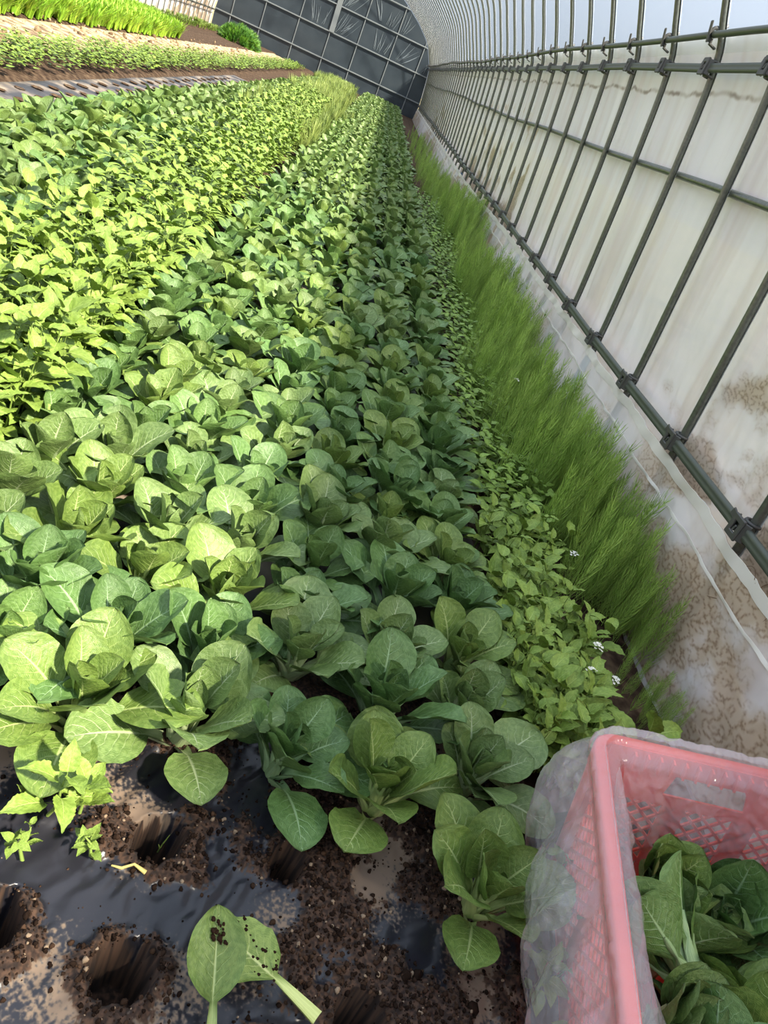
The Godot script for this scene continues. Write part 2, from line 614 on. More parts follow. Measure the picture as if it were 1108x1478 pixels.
func make_ground() -> void:
	var out := Acc.new()
	for p in [Vector3(-60, -0.07, 30), Vector3(60, -0.07, 30), Vector3(60, -0.07, -90), Vector3(-60, -0.07, -90)]:
		out.v.append(p - Vector3(0, 0.13, 0))
		out.uv.append(Vector2(p.x, p.z))
		out.c.append(Color.WHITE)
	out.quad(0, 3, 2, 1)
	var og := part("floor", out.mesh(), M.outside, self)
	tag(og, "dry grassy ground around the greenhouse", "", "", "structure")
	# floor of the greenhouse
	var a := Acc.new()
	var xs := []
	var x := -5.5
	while x < 1.5:
		xs.append(x)
		x += 0.06
	var zs := []
	var z := Z_BACK
	while z > Z_FAR - 0.3:
		zs.append(z)
		z -= 0.05 if z < 0.5 and z > -3.5 else 0.25
	for zz in zs:
		for xx in xs:
			var y := bed_y(xx) - 0.012 + berm(xx, zz) + 0.012 * soil_noise.get_noise_2d(xx * 0.8, zz * 0.8) + 0.006 * fine_noise.get_noise_2d(xx * 0.3, zz * 0.3)
			if xx > -0.53 and xx < 0.63 and zz > -1.06 and zz < 0.29:
				y -= 0.13
			a.v.append(Vector3(xx, y if xx < 1.3 and xx > -5.4 else -0.05, zz))
			a.uv.append(Vector2(xx, zz))
			a.c.append(Color.WHITE)
	a.grid(zs.size(), xs.size(), 0, true)
	var fl := part("floor", a.mesh(), M.soil, self)
	tag(fl, "dark brown soil floor of the greenhouse", "", "", "structure")
	# the black plastic on the near bed, with crumbs and holes
	var nx := 210
	var nz := 250
	var b := Acc.new()
	for j in nz:
		for k in nx:
			var px := lerpf(-0.56, 0.66, k / (nx - 1.0))
			var pz := lerpf(0.32, -1.1, j / (nz - 1.0))
			b.v.append(Vector3(px, near_y(px, pz) + 0.004, pz))
			b.uv.append(Vector2(k / (nx - 1.0), j / (nz - 1.0)))
			b.c.append(Color.WHITE)
	b.grid(nz, nx, 0, true)
	var size := 1024
	var im := Image.create_empty(size, size, false, Image.FORMAT_RGB8)
	var rm := Image.create_empty(size, size, false, Image.FORMAT_L8)
	var hs := holes()
	for j in size:
		var pz := lerpf(0.32, -1.1, j / (size - 1.0))
		for k in size:
			var px := lerpf(-0.56, 0.66, k / (size - 1.0))
			var s := soil_cover(px, pz)
			var g := fine_noise.get_noise_2d(px * 2.0, pz * 2.0)
			var dust := soil_noise.get_noise_2d(px * 0.8 + 9.0, pz * 0.8 + 4.0)
			var plastic := c8(38, 38, 44).lerp(c8(128, 110, 92), smoothstep(0.0, 0.3, dust + g * 0.35))
			var earth := c8(38, 27, 21).lerp(c8(84, 62, 47), clampf(0.5 + g * 1.3, 0.0, 1.0))
			var cover := smoothstep(0.42, 0.56, s + g * 0.25)
			for h in hs:
				var d := Vector2(px - h[0], pz - h[1]).length_squared()
				if d < h[2] * h[2]:
					cover = 1.0
			im.set_pixel(k, j, plastic.lerp(earth, cover))
			var rough := lerpf(lerpf(0.28, 0.75, smoothstep(0.0, 0.3, dust + g * 0.35)), 0.95, cover)
			rm.set_pixel(k, j, Color(rough, rough, rough))
	var mm := std(Color.WHITE, 1.0)
	mm.albedo_texture = ImageTexture.create_from_image(im)
	mm.roughness_texture = ImageTexture.create_from_image(rm)
	mm.texture_repeat = false
	var bed := thing("mulch_sheet", Transform3D.IDENTITY, "black plastic mulch strewn with brown soil crumbs on the near bed", "mulch sheet")
	part("sheet", b.mesh(), mm, bed)
	# soil crumbs
	var shapes := crumb_mesh()
	var spots := []
	var cols := []
	for k in 60000:
		var px := rng.randf_range(-0.54, 0.64)
		var pz := rng.randf_range(-0.98, -0.2)
		var s := soil_cover(px, pz)
		if holes().any(func(q: Array) -> bool: return Vector2(px - q[0], pz - q[1]).length() < q[2] * 0.95):
			continue
		if rng.randf() > pow(s, 1.6) * 0.9 + 0.012:
			continue
		var r := 0.0009 + 0.0030 * pow(rng.randf(), 3.0)
		if rng.randf() < 0.006:
			r *= 2.6
		var t := spin(rng.randf() * TAU, rng.randf() * TAU, rng.randf() * TAU, r, Vector3(px, near_y(px, pz) + 0.004 + r * 0.35, pz))
		spots.append(t)
		var g := rng.randf()
		var col := c8(34, 25, 20).lerp(c8(78, 59, 46), g * g)
		if rng.randf() < 0.05:
			col = c8(150, 130, 108)
		cols.append(col.srgb_to_linear())
	var cr := many("soil_crumbs", shapes, M.crumb, spots, cols, self)
	tag(cr, "loose dark brown soil crumbs scattered over the black plastic", "soil", "", "stuff")
	# more distant bed covers
	bed_sheet("mulch_sheet", "black plastic mulch under the far part of the near bed", -0.54, 0.68, -1.08, Z_FAR + 0.4, M.mulch, 0.003)
	bed_sheet("mulch_sheet", "black plastic mulch under the second bed of bok choy", -1.64, -0.78, 0.3, Z_FAR + 0.4, M.mulch, 0.003)
	var path := bed_sheet("mulch_sheet", "dusty grey plastic strip with rows of planting holes left of bok choy", -2.16, -1.66, 0.3, -13.0, M.mulch, 0.012)
	var hole := Acc.new()
	hole_mesh(hole)
	var hm := hole.mesh()
	for row in 3:
		for k in 34:
			var px := -1.76 - 0.13 * row + rng.randf_range(-0.012, 0.012)
			var pz := -3.4 - 0.26 * k + rng.randf_range(-0.03, 0.03)
			part("planting_hole", hm, M.soil, path, spin(rng.randf() * TAU, 0, 0, rng.randf_range(0.55, 0.8), Vector3(px, bed_y(px) + 0.020, pz)))
	var bare := bed_sheet("mulch_sheet", "dry sandy mulch strip littered with straw and clods", -3.36, -2.78, -3.0, Z_FAR + 0.5, M.dry, 0.02)
	var clods := []
	var ccol := []
	for k in 900:
		var pz := -4.0 - 18.0 * pow(rng.randf(), 1.4)
		var px := rng.randf_range(-3.4, -2.75)
		var r := 0.005 + 0.028 * pow(rng.randf(), 5.0)
		clods.append(spin(rng.randf() * TAU, rng.randf() * TAU, 0, r, Vector3(px, bed_y(px) + 0.02 + r * 0.3, pz)))
		ccol.append(c8(104, 84, 66).lerp(c8(196, 172, 136), rng.randf()).srgb_to_linear())
	var cl := many("soil_clods", shapes, M.crumb, clods, ccol, self)
	tag(cl, "dry tan clods lying on the sandy strip between green beds", "soil", "", "stuff")


func hole_mesh(a: Acc) -> void:
	# a torn round opening: raised lip of plastic and a sunken floor
	var rings := [[0.055, 0.0], [0.047, 0.003], [0.041, 0.001], [0.036, -0.012], [0.0, -0.016]]
	for r in rings:
		for s in 12:
			var t := TAU * s / 12.0
			a.v.append(Vector3(cos(t) * r[0] * (1.0 + 0.1 * sin(3.0 * t)), r[1] + 0.001 * sin(5.0 * t), sin(t) * r[0]))
			a.uv.append(Vector2(s / 12.0, r[0]))
			a.c.append(Color.WHITE)
	for k in rings.size() - 1:
		for s in 12:
			var p := k * 12 + s
			var q := k * 12 + (s + 1) % 12
			a.quad(p, q, q + 12, p + 12)


func bed_sheet(called: String, label: String, x0: float, x1: float, z0: float, z1: float, mat: Material, lift: float) -> Node3D:
	var a := Acc.new()
	var nx := 16
	var nz := int(absf(z1 - z0) / 0.15) + 2
	for j in nz:
		for k in nx:
			var x := lerpf(x0, x1, k / (nx - 1.0))
			var z := lerpf(z0, z1, j / (nz - 1.0))
			var y := bed_y(x) + lift + 0.008 * soil_noise.get_noise_2d(x * 0.7, z * 0.7)
			if k == 0 or k == nx - 1:
				y -= 0.03
			a.v.append(Vector3(x, y, z))
			a.uv.append(Vector2(x, z))
			a.c.append(Color.WHITE)
	a.grid(nz, nx, 0, true)
	var t := thing(called, Transform3D.IDENTITY, label, "mulch sheet")
	part("sheet", a.mesh(), mat, t)
	return t


func crumb_mesh() -> ArrayMesh:
	var a := Acc.new()
	var s := SphereMesh.new()
	s.radius = 1.0
	s.height = 2.0
	s.radial_segments = 7
	s.rings = 4
	var arr := s.get_mesh_arrays()
	var n := FastNoiseLite.new()
	n.seed = 3
	n.frequency = 0.9
	for p in arr[Mesh.ARRAY_VERTEX]:
		a.v.append(p * (1.0 + 0.9 * n.get_noise_3dv(p * 1.4)) * Vector3(1, 0.75, 1.15))
		a.uv.append(Vector2.ZERO)
		a.c.append(Color.WHITE)
	a.i = arr[Mesh.ARRAY_INDEX]
	return a.mesh(true)


# ---------------------------------------------------------------- greenhouse frame
func make_frame() -> void:
	var root := thing("greenhouse_frame", Transform3D.IDENTITY, "grey galvanised pipe frame of arched hoops and rails carrying the plastic film", "frame")
	var p := PackedVector3Array()
	for q in half_path:
		p.append(Vector3(q.x, q.y, 0))
	for k in range(half_path.size() - 2, -1, -1):
		p.append(Vector3(2 * MID_X - half_path[k].x, half_path[k].y, 0))
	var a := Acc.new()
	a.tube(p, PackedFloat32Array([0.0118]), 10)
	var hoop := a.mesh()
	var tp := Acc.new()
	for q in p.size():
		var d := (p[mini(q + 1, p.size() - 1)] - p[maxi(q - 1, 0)]).normalized()
		var nrm := Vector3(d.y, -d.x, 0)
		for e in [-1.0, -0.5, 0.5, 1.0]:
			tp.v.append(p[q] + nrm * (0.0126 - 0.003 * absf(e)) + Vector3(0, 0, e * 0.014))
			tp.uv.append(Vector2(e, q))
			tp.c.append(Color.WHITE)
	tp.grid(p.size(), 4, 0, true)
	var tape := tp.mesh()
	var hz := []
	for k in range(-10, 50):
		hz.append(HOOP_FIRST - HOOP_STEP * k)
	for z in hz:
		var hp := part("hoop", hoop, M.pipe, root, Transform3D(Basis.IDENTITY, Vector3(0, 0, z)))
		part("tape", tape, M.tape, hp)
	# rails run the length of both sides; the clamps that hold them are their pieces
	var clamp_m := clamp_mesh()
	var clip_m := clip_mesh()
	for side in [1, -1]:
		var mirror := func(v: Vector3) -> Vector3: return v if side > 0 else Vector3(2 * MID_X - v.x, v.y, v.z)
		for r in [["lower", 0.412, 0.034, 0.010], ["upper", 1.384, 0.030, 0.010]]:
			var x := wall_x(r[1]) - 0.021
			var b := Acc.new()
			var n := 62
			var h: float = r[2] * 0.5
			var d: float = r[3]
			# open channel section with turned lips
			var sec := [Vector2(0, -h), Vector2(-d * 0.25, -h), Vector2(-d, -h * 0.8), Vector2(-d, -h * 0.25), Vector2(-d * 0.75, 0), Vector2(-d, h * 0.25), Vector2(-d, h * 0.8), Vector2(-d * 0.25, h), Vector2(0, h), Vector2(0.003, 0)]
			for k in n:
				var z := lerpf(Z_BACK, Z_FAR + 0.02, k / (n - 1.0))
				for s in sec:
					var w := 0.004 * sin(z * 1.1 + r[1] * 5.0) + 0.003 * sin(z * 2.7)
					b.v.append(mirror.call(Vector3(x + s.x, r[1] + s.y + w, z)))
					b.uv.append(Vector2(z, s.y))
					b.c.append(Color.WHITE)
			for k in n - 1:
				for s in sec.size():
					var s2 := (s + 1) % sec.size()
					var o := k * sec.size()
					if side > 0:
						b.quad(o + s, o + s2, o + s2 + sec.size(), o + s + sec.size())
					else:
						b.quad(o + s, o + s + sec.size(), o + s2 + sec.size(), o + s2)
			var rail := part("rail", b.mesh(), M.rail, root)
			for z in hz:
				if side < 0 and z > -6.0:
					continue
				var w := 0.004 * sin(z * 1.1 + r[1] * 5.0) + 0.003 * sin(z * 2.7)
				var t := Transform3D(Basis.IDENTITY, Vector3(x - 0.004, r[1] + w, z))
				if side < 0:
					t = Transform3D(Basis(Vector3.UP, PI), Vector3(2 * MID_X - x + 0.004, r[1] + w, z))
				part("clamp", clamp_m, M.clamp, rail, t.scaled_local(Vector3.ONE * 1.2))
		# round rails: one at mid height behind the hoops, one roll-up tube above the top channel
		for r in [[1.04, 0.021, 0.0125, "rail"], [1.462, -0.034, 0.0112, "roll_tube"]]:
			var pts := PackedVector3Array()
			for k in 70:
				var z := lerpf(Z_BACK, Z_FAR + 0.02, k / 69.0)
				var sag := 0.012 * sin(z * 0.55 + r[0] * 3.0) + 0.005 * sin(z * 1.9)
				pts.append(mirror.call(Vector3(wall_x(r[0]) + r[1], r[0] + sag, z)))
			var b := Acc.new()
			b.tube(pts, PackedFloat32Array([r[2]]), 10)
			var tube := part(r[3], b.mesh(), M.rail if r[0] > 1.2 else M.pipe, root)
			if r[0] > 1.2:
				for z in hz:
					if side < 0 and z > -6.0:
						continue
					var sag := 0.012 * sin(z * 0.55 + r[0] * 3.0) + 0.005 * sin(z * 1.9)
					var at := Vector3(wall_x(r[0]) + r[1], r[0] + sag, z)
					part("clip", clip_m, M.clamp, tube, Transform3D(Basis.IDENTITY if side > 0 else Basis(Vector3.UP, PI), mirror.call(at)).scaled_local(Vector3(1.0, 1.3, 1.4)))
	# ridge tube
	var rt := Acc.new()
	rt.tube(PackedVector3Array([Vector3(MID_X, 3.075, Z_BACK), Vector3(MID_X, 3.075, Z_FAR + 0.02)]), PackedFloat32Array([0.0125]), 10)
	part("ridge_tube", rt.mesh(), M.pipe, root)
	# some hoop feet are sleeved with pale blue painted pipe
	var sl := Acc.new()
	sl.tube(PackedVector3Array([Vector3(0, 0.19, 0), Vector3(0, 0.33, 0)]), PackedFloat32Array([0.0158]), 12)
	sl.tube(PackedVector3Array([Vector3(0, 0.215, 0), Vector3(0, 0.225, 0)]), PackedFloat32Array([0.018]), 12)
	var sleeve := sl.mesh()
	for k in [3, 7, 11, 16, 22, 29]:
		part("foot_sleeve", sleeve, M.blue_paint, root, Transform3D(Basis.IDENTITY, Vector3(1.139, 0, HOOP_FIRST - HOOP_STEP * k)))


func clamp_mesh() -> ArrayMesh:
	# pressed saddle over the channel: a frame round a square slot, rounded shoulders and a wedge tab
	var a := Acc.new()
	for s in [-1, 1]:
		a.box(Transform3D(Basis.IDENTITY, Vector3(-0.012, 0, s * 0.015)), Vector3(0.007, 0.046, 0.013), 0.002)
		a.box(Transform3D(Basis.IDENTITY, Vector3(-0.012, s * 0.0165, 0)), Vector3(0.0068, 0.013, 0.03), 0.002)
		a.box(Transform3D(Basis(Vector3.UP, s * 0.9), Vector3(-0.004, 0, s * 0.023)), Vector3(0.005, 0.04, 0.016), 0.0015)
		var arc := PackedVector3Array()
		for k in 9:
			var t := lerpf(-0.6, PI + 0.6, k / 8.0)
			arc.append(Vector3(0.016 + 0.0165 * -sin(t) * 0.9, s * 0.019, 0.0165 * cos(t)))
		a.tube(arc, PackedFloat32Array([0.004]), 6)
	a.box(Transform3D(Basis(Vector3.RIGHT, 0.3), Vector3(-0.013, -0.002, 0.001)), Vector3(0.004, 0.012, 0.006), 0.001)
	a.box(Transform3D(Basis(Vector3.RIGHT, 0.25), Vector3(-0.006, 0.012, -0.036)), Vector3(0.004, 0.016, 0.022), 0.001)
	return a.mesh()


func clip_mesh() -> ArrayMesh:
	# bent hook that hangs the roll-up tube from the hoop
	var a := Acc.new()
	var arc := PackedVector3Array()
	for k in 11:
		var t := lerpf(-1.9, 2.2, k / 10.0)
		arc.append(Vector3(-0.015 * cos(t), 0.015 * sin(t), 0))
	arc.append(Vector3(0.03, 0.03, 0.0))
	a.tube(arc, PackedFloat32Array([0.006]), 6, Color.WHITE, true, Vector2(0.5, 1.0))
	a.box(Transform3D(Basis(Vector3.BACK, 0.35), Vector3(-0.019, 0.002, 0)), Vector3(0.006, 0.05, 0.013), 0.002)
	a.box(Transform3D(Basis(Vector3.BACK, -0.2), Vector3(0.012, -0.024, 0)), Vector3(0.028, 0.005, 0.012), 0.001)
	return a.mesh()


# ---------------------------------------------------------------- plastic film
func film_sheet(y0: float, y1: float, off: float, wrinkle: float, side: int, dz_near: float) -> ArrayMesh:
	var a := Acc.new()
	var zs := []
	var z := Z_BACK
	while z > Z_FAR:
		zs.append(z)
		z -= dz_near if z < 0.6 and z > -5.0 else 0.125
	zs.append(Z_FAR)
	var ny := 44
	for zz in zs:
		for k in ny:
			var y := lerpf(y0, y1, k / (ny - 1.0))
			var e := wall_x(maxf(y, 0.0)) + off
			# folds hang from the top channel and gather above the lower one
			var f := film_noise.get_noise_2d(zz * 7.0, y * 0.8) + 0.6 * film_noise.get_noise_2d(zz * 1.3 + 50.0, y * 2.4)
			var gather := 0.5 + 0.9 * exp(-absf(y - 0.5) * 9.0)
			var out := wrinkle * (f * gather + 0.7) + 0.010 * exp(-absf(y - 0.44) * 6.0) * film_noise.get_noise_2d(zz * 16.0 + (y - 0.44) * 6.0, 7.0)
			var bay := absf(sin(PI * (zz - HOOP_FIRST) / HOOP_STEP))
			out += wrinkle * 1.2 * bay
			var p := Vector3(e + out, y, zz)
			if side < 0:
				p.x = 2 * MID_X - p.x
			a.v.append(p)
			a.uv.append(Vector2((2.0 - zz) / 8.0, 1.0 - y / 1.5))
			a.c.append(Color.WHITE)
	a.grid(zs.size(), ny, 0, side < 0)
	return a.mesh()


func skirt_in(z: float, y: float) -> float:
	var t := clampf(y / 0.375, 0.0, 1.0)
	return 1.139 - 0.020 - 0.035 * pow(1.0 - t, 1.5) + 0.012 * film_noise.get_noise_2d(z * 3.0, y * 4.0) + 0.004 * film_noise.get_noise_2d(z * 11.0, y * 9.0)


func make_films() -> void:
	var wr := thing("wall_right", Transform3D.IDENTITY, "dirty milky plastic side wall of the greenhouse behind the hoops", "", "", "structure")
	part("curtain_film", film_sheet(-0.05, 1.50, 0.036, 0.007, 1, 0.025), M.curtain, wr)
	# the skirt hangs inside the hoop feet below the lower rail
	var sk := Acc.new()
	var zs := []
	var z := Z_BACK
	while z > Z_FAR:
		zs.append(z)
		z -= 0.03 if z < 0.6 and z > -5.0 else 0.125
	var ny := 14
	for zz in zs:
		var top := 0.375 + 0.012 * film_noise.get_noise_1d(zz * 1.2) - 0.05 * smoothstep(-5.0, -9.0, zz)
		for k in ny:
			var t := k / (ny - 1.0)
			var y := lerpf(-0.03, top, t)
			var inn := skirt_in(zz, y)
			sk.v.append(Vector3(inn, y, zz))
			sk.uv.append(Vector2((2.0 - zz) / 8.0, 1.0 - y / 1.5))
			sk.c.append(Color.WHITE)
	sk.grid(zs.size(), ny, 0, false)
	var thin: StandardMaterial3D = M.curtain.duplicate()
	thin.albedo_color = Color(1, 1, 1, 0.66)
	part("skirt_film", sk.mesh(), thin, wr)
	# two flat hems welded into the skirt
	for hem in [[0.36, 0.030, -0.0225], [0.285, 0.008, -0.028]]:
		var b := Acc.new()
		for zz in zs:
			var top: float = hem[0] + 0.012 * film_noise.get_noise_1d(zz * 1.2) - 0.05 * smoothstep(-5.0, -9.0, zz)
			var wob := 0.0015 * film_noise.get_noise_1d(zz * 5.0 + hem[0] * 90.0)
			for e in [[0.0, 0.5], [-0.0012, 0.47], [-0.0012, -0.47], [0.0, -0.5]]:
				b.v.append(Vector3(skirt_in(zz, top + e[1] * hem[1]) - 0.003 + e[0] + wob, top + e[1] * hem[1], zz))
				b.uv.append(Vector2(zz, e[1]))
				b.c.append(Color.WHITE)
		b.grid(zs.size(), 4, 0, true)
		part("hem", b.mesh(), M.fold, wr)
	var wl := thing("wall_left", Transform3D.IDENTITY, "milky plastic side wall beyond the left beds", "", "", "structure")
	part("curtain_film", film_sheet(-0.05, 1.50, 0.036, 0.007, -1, 0.125), M.curtain, wl)
	# roof
	var a := Acc.new()
	var prof := PackedVector2Array()
	for q in half_path:
		if q.y > 1.40:
			prof.append(q)
	for k in range(prof.size() - 2, -1, -1):
		prof.append(Vector2(2 * MID_X - prof[k].x, prof[k].y))
	var nz := 246
	for j in nz:
		var zz := lerpf(Z_BACK, Z_FAR, j / (nz - 1.0))
		var bay := absf(sin(PI * (zz - HOOP_FIRST) / HOOP_STEP))
		for k in prof.size():
			var d := (prof[mini(k + 1, prof.size() - 1)] - prof[maxi(k - 1, 0)]).normalized()
			var nrm := Vector2(d.y, -d.x)
			var q := prof[k] + nrm * (0.0135 - 0.006 * bay + 0.0006 * film_noise.get_noise_2d(zz * 1.0, k * 0.1))
			a.v.append(Vector3(q.x, q.y, zz))
			a.uv.append(Vector2(zz, k))
			a.c.append(Color.WHITE)
	a.grid(nz, prof.size(), 0, false)
	var rf := part("ceiling", a.mesh(), M.roof_film, self)
	tag(rf, "clear curved plastic roof film stretched over the hoops", "", "", "structure")
	# the near end behind the photographer is closed with the same milky sheet
	var poly := PackedVector2Array()
	for q in half_path:
		poly.append(q)
	for k in range(half_path.size() - 2, -1, -1):
		poly.append(Vector2(2 * MID_X - half_path[k].x, half_path[k].y))
	var bm := Acc.new()
	flat_poly(bm, poly, Z_BACK + 0.02, 0.004)
	var bw := part("wall_back", bm.mesh(), M.fold, self)
	tag(bw, "milky plastic end wall behind the camera", "", "", "structure")


func flat_poly(a: Acc, poly: PackedVector2Array, z: float, thick: float) -> void:
	var tri := Geometry2D.triangulate_polygon(poly)
	for s in [0, 1]:
		var st := a.v.size()
		for p in poly:
			a.v.append(Vector3(p.x, p.y, z - thick * s))
			a.uv.append(p)
			a.c.append(Color.WHITE)
		for k in range(0, tri.size(), 3):
			var o := [st + tri[k], st + tri[k + 1], st + tri[k + 2]]
			var n := (poly[tri[k + 1]] - poly[tri[k]]).cross(poly[tri[k + 2]] - poly[tri[k]])
			if (n > 0.0) == (s == 0):
				o = [o[0], o[2], o[1]]
			a.i.append_array(o)


func make_far_wall() -> void:
	var wf := thing("wall_far", Transform3D.IDENTITY, "dark film end wall divided by a grid of pale bars", "", "", "structure")
	var outline := PackedVector2Array()
	for q in half_path:
		outline.append(q)
	for k in range(half_path.size() - 2, -1, -1):
		outline.append(Vector2(2 * MID_X - half_path[k].x, half_path[k].y))
	var xs := [-5.36, -4.863, -3.993, -2.987, -2.049, -1.195, -0.187, 0.686, 1.16]
	var ys := [-0.06, 0.452, 1.171, 1.874, 2.56, 3.2]
	for cx in xs.size() - 1:
		for cy in ys.size() - 1:
			var cell := PackedVector2Array([Vector2(xs[cx], ys[cy]), Vector2(xs[cx + 1], ys[cy]), Vector2(xs[cx + 1], ys[cy + 1]), Vector2(xs[cx], ys[cy + 1])])
			for piece in Geometry2D.intersect_polygons(cell, outline):
				var a := Acc.new()
				flat_poly(a, piece, Z_FAR - 0.01 + rng.randf_range(-0.004, 0.004), 0.006)
				var pane := part("pane", a.mesh(), M.dark_film, wf)
				if cy >= 2 and cy <= 3 and cx >= 3 and cx <= 7:
					var f := Acc.new()
					var foot := Vector2(xs[cx] + 0.1, ys[cy] + 0.03) if cx % 2 == 0 else Vector2(xs[cx + 1] - 0.25, ys[cy] + 0.05)
					for k in 11:
						var p0 := Vector2(lerpf(xs[cx] + 0.05, xs[cx + 1] - 0.05, rng.randf()), ys[cy] + rng.randf_range(0.02, 0.2))
						p0 = p0.lerp(foot, 0.45)
						var p1 := Vector2(p0.x + (p0.x - foot.x) * 0.9 + rng.randf_range(0.0, 0.22), minf(p0.y + rng.randf_range(0.25, 0.55), ys[cy + 1] - 0.02))
						if not Geometry2D.is_point_in_polygon(p1, piece) or not Geometry2D.is_point_in_polygon(p0, piece):
							continue
						var w := rng.randf_range(0.004, 0.011)
						f.tube(PackedVector3Array([Vector3(p0.x, p0.y, Z_FAR), Vector3((p0.x + p1.x) / 2 + 0.01, (p0.y + p1.y) / 2, Z_FAR), Vector3(p1.x, p1.y, Z_FAR)]), PackedFloat32Array([w * 0.5, w, w * 0.3]), 5)
					if f.v.size() > 0:
						var fo := part("film_folds", f.mesh(), M.film_fold, pane)
						fo.set_meta("kind", "stuff")
	for x in xs:
		var top := 0.0
		for y in range(0, 320):
			if Geometry2D.is_point_in_polygon(Vector2(x, y * 0.01), outline):
				top = y * 0.01
		if top < 0.3:
			continue
		var a := Acc.new()
		a.box(Transform3D(Basis.IDENTITY, Vector3(x, top / 2, Z_FAR + 0.012)), Vector3(0.026, top, 0.03), 0.004)
		part("bar", a.mesh(), M.end_bar, wf)
	for y in [0.452, 1.171, 1.874, 2.56]:
		var xr := wall_x(y)
		var a := Acc.new()
		a.box(Transform3D(Basis.IDENTITY, Vector3(MID_X, y, Z_FAR + 0.03)), Vector3((xr - MID_X) * 2.0, 0.032, 0.03), 0.004)
		part("bar", a.mesh(), M.end_bar, wf)
	# the pale door post seen through the upper panes
	var d := Acc.new()
	d.box(Transform3D(Basis(Vector3.BACK, 0.02), Vector3(-2.02, 1.62, Z_FAR + 0.05)), Vector3(0.15, 0.9, 0.012), 0.003)
	part("door_strip", d.mesh(), M.end_bar, wf)


# ---------------------------------------------------------------- leaves
func leaf_mesh(d: Dictionary) -> ArrayMesh:
	# grows from the origin upwards and out along +z; the upper face looks back to the middle of the plant
	var a := Acc.new()
	var n := FastNoiseLite.new()
	n.seed = d.get("seed", 1)
	n.frequency = 1.0
	var pet: float = d.pet
	var ln: float = d.len
	var total := pet + ln
	var base: float = d.get("base", 0.30)
	var nv: int = d.nv
	var nu: int = d.nu
	var steps := 60
	var pts := []
	var p := Vector3.ZERO
	for k in steps + 1:
		var s := float(k) / steps
		var ang := deg_to_rad(d.a0 + (d.a1 - d.a0) * pow(s, d.get("bend", 1.2)))
		pts.append([p, ang])
		p += Vector3(0, cos(ang), sin(ang)) * total / steps
	var pet_rows: int = maxi(2, nv / 4)
	var rows := []
	for k in pet_rows:
		rows.append(pet / total * k / float(pet_rows))
	for k in nv - pet_rows + 1:
		var q := float(k) / (nv - pet_rows)
		var serr: float = d.get("serr", 0.0)
		var t := q if serr > 0.0 else lerpf(q, sin(q * PI / 2.0), 0.65)
		rows.append((pet + ln * t) / total)
	var side: float = n.get_noise_1d(3.0) * d.get("lean", 0.25)
	var twist: float = n.get_noise_1d(9.0) * d.get("twist", 0.5)
	for r in rows.size():
		var s: float = rows[r]
		var at: float = clampf(s, 0.0, 1.0) * steps
		var k0 := mini(int(at), steps - 1)
		var pos: Vector3 = pts[k0][0].lerp(pts[k0 + 1][0], at - k0)
		var ang: float = lerpf(pts[k0][1], pts[k0 + 1][1], at - k0)
		var t := (s * total - pet) / ln
		var pw: float = d.pw * (1.0 - 0.45 * clampf(s * total / maxf(pet, 0.001), 0.0, 1.0)) * 0.5
		var h := pw
		if t > 0.0:
			var b: float
			if d.has("point"):
				b = pow(sin(PI * pow(t, d.get("peak", 0.7))), 0.8) * (1.0 - 0.35 * smoothstep(0.6, 1.0, t))
			else:
				b = pow(maxf(0.0, sin(PI * pow(t, d.get("peak", 0.95)))), d.get("blunt", 0.62))
			h = maxf(d.w * 0.5 * b, pw * (1.0 - smoothstep(0.0, 0.9, t)))
			if d.get("serr", 0.0) > 0.0 and r % 2 == 0 and t < 0.97:
				h *= 1.0 - d.serr
		var x_axis := Vector3(1, 0, 0)
		var nrm := Vector3(0, sin(ang), -cos(ang))
		var tw := twist * s * s
		var xa := x_axis * cos(tw) + nrm * sin(tw)
		var na := nrm * cos(tw) - x_axis * sin(tw)
		pos.x += side * s * s * total
		for k in nu:
			var u := float(k) / (nu - 1) * 2.0 - 1.0
			var cup: float = lerpf(0.55, d.cup, smoothstep(-0.05, 0.35, t))
			var lift := cup * h * u * u
			if t > 0.0:
				lift += d.get("wave", 0.05) * d.w * n.get_noise_2d(s * 6.0 + (4.0 if u > 0 else 0.0), u * 1.3) * absf(u)
				lift += d.get("ruffle", 0.012) * d.w * sin(t * 17.0 + n.get_noise_1d(2.0) * 9.0 + (2.0 if u > 0 else 0.0)) * pow(absf(u), 3.0)
				lift -= 0.012 * d.w * exp(-u * u * 60.0)
			a.v.append(pos + xa * h * u * (1.0 - 0.18 * clampf(d.cup, 0.0, 1.0) * u * u) + na * lift)
			var vv: float = base * s * total / maxf(pet, 0.0001) if t <= 0.0 else base + (1.0 - base) * t
			a.uv.append(Vector2(u * 0.5 + 0.5, 1.0 - vv))
			a.c.append(Color.WHITE)
	a.grid(rows.size(), nu, 0, false)
	# fleshy back of the stalk
	var thick: float = d.get("thick", 0.0)
	if thick > 0.0:
		var st := a.v.size()
		var last := mini(rows.size() - 1, pet_rows + 3)
		for r in last + 1:
			var s: float = rows[r]
			var at: float = s * steps
			var k0 := mini(int(at), steps - 1)
			var ang: float = pts[k0][1]
			var nrm := Vector3(0, sin(ang), -cos(ang))
			var fade := 1.0 - float(r) / last
			for k in nu:
				var u := float(k) / (nu - 1) * 2.0 - 1.0
				var f := a.v[r * nu + k]
				var mid := a.v[r * nu + nu / 2]
				f = mid + (f - mid) * (1.0 if r < pet_rows else lerpf(0.3, 0.06, float(r - pet_rows) / 3.0))
				a.v.append(f - nrm * (thick * (0.25 + 0.75 * fade) * (1.0 - 0.8 * u * u) + 0.0004))
				a.uv.append(Vector2(u * 0.5 + 0.5, 1.0 - base * 0.6 * s))
				a.c.append(Color.WHITE)
		a.grid(last + 1, nu, st, true)
	return a.mesh()


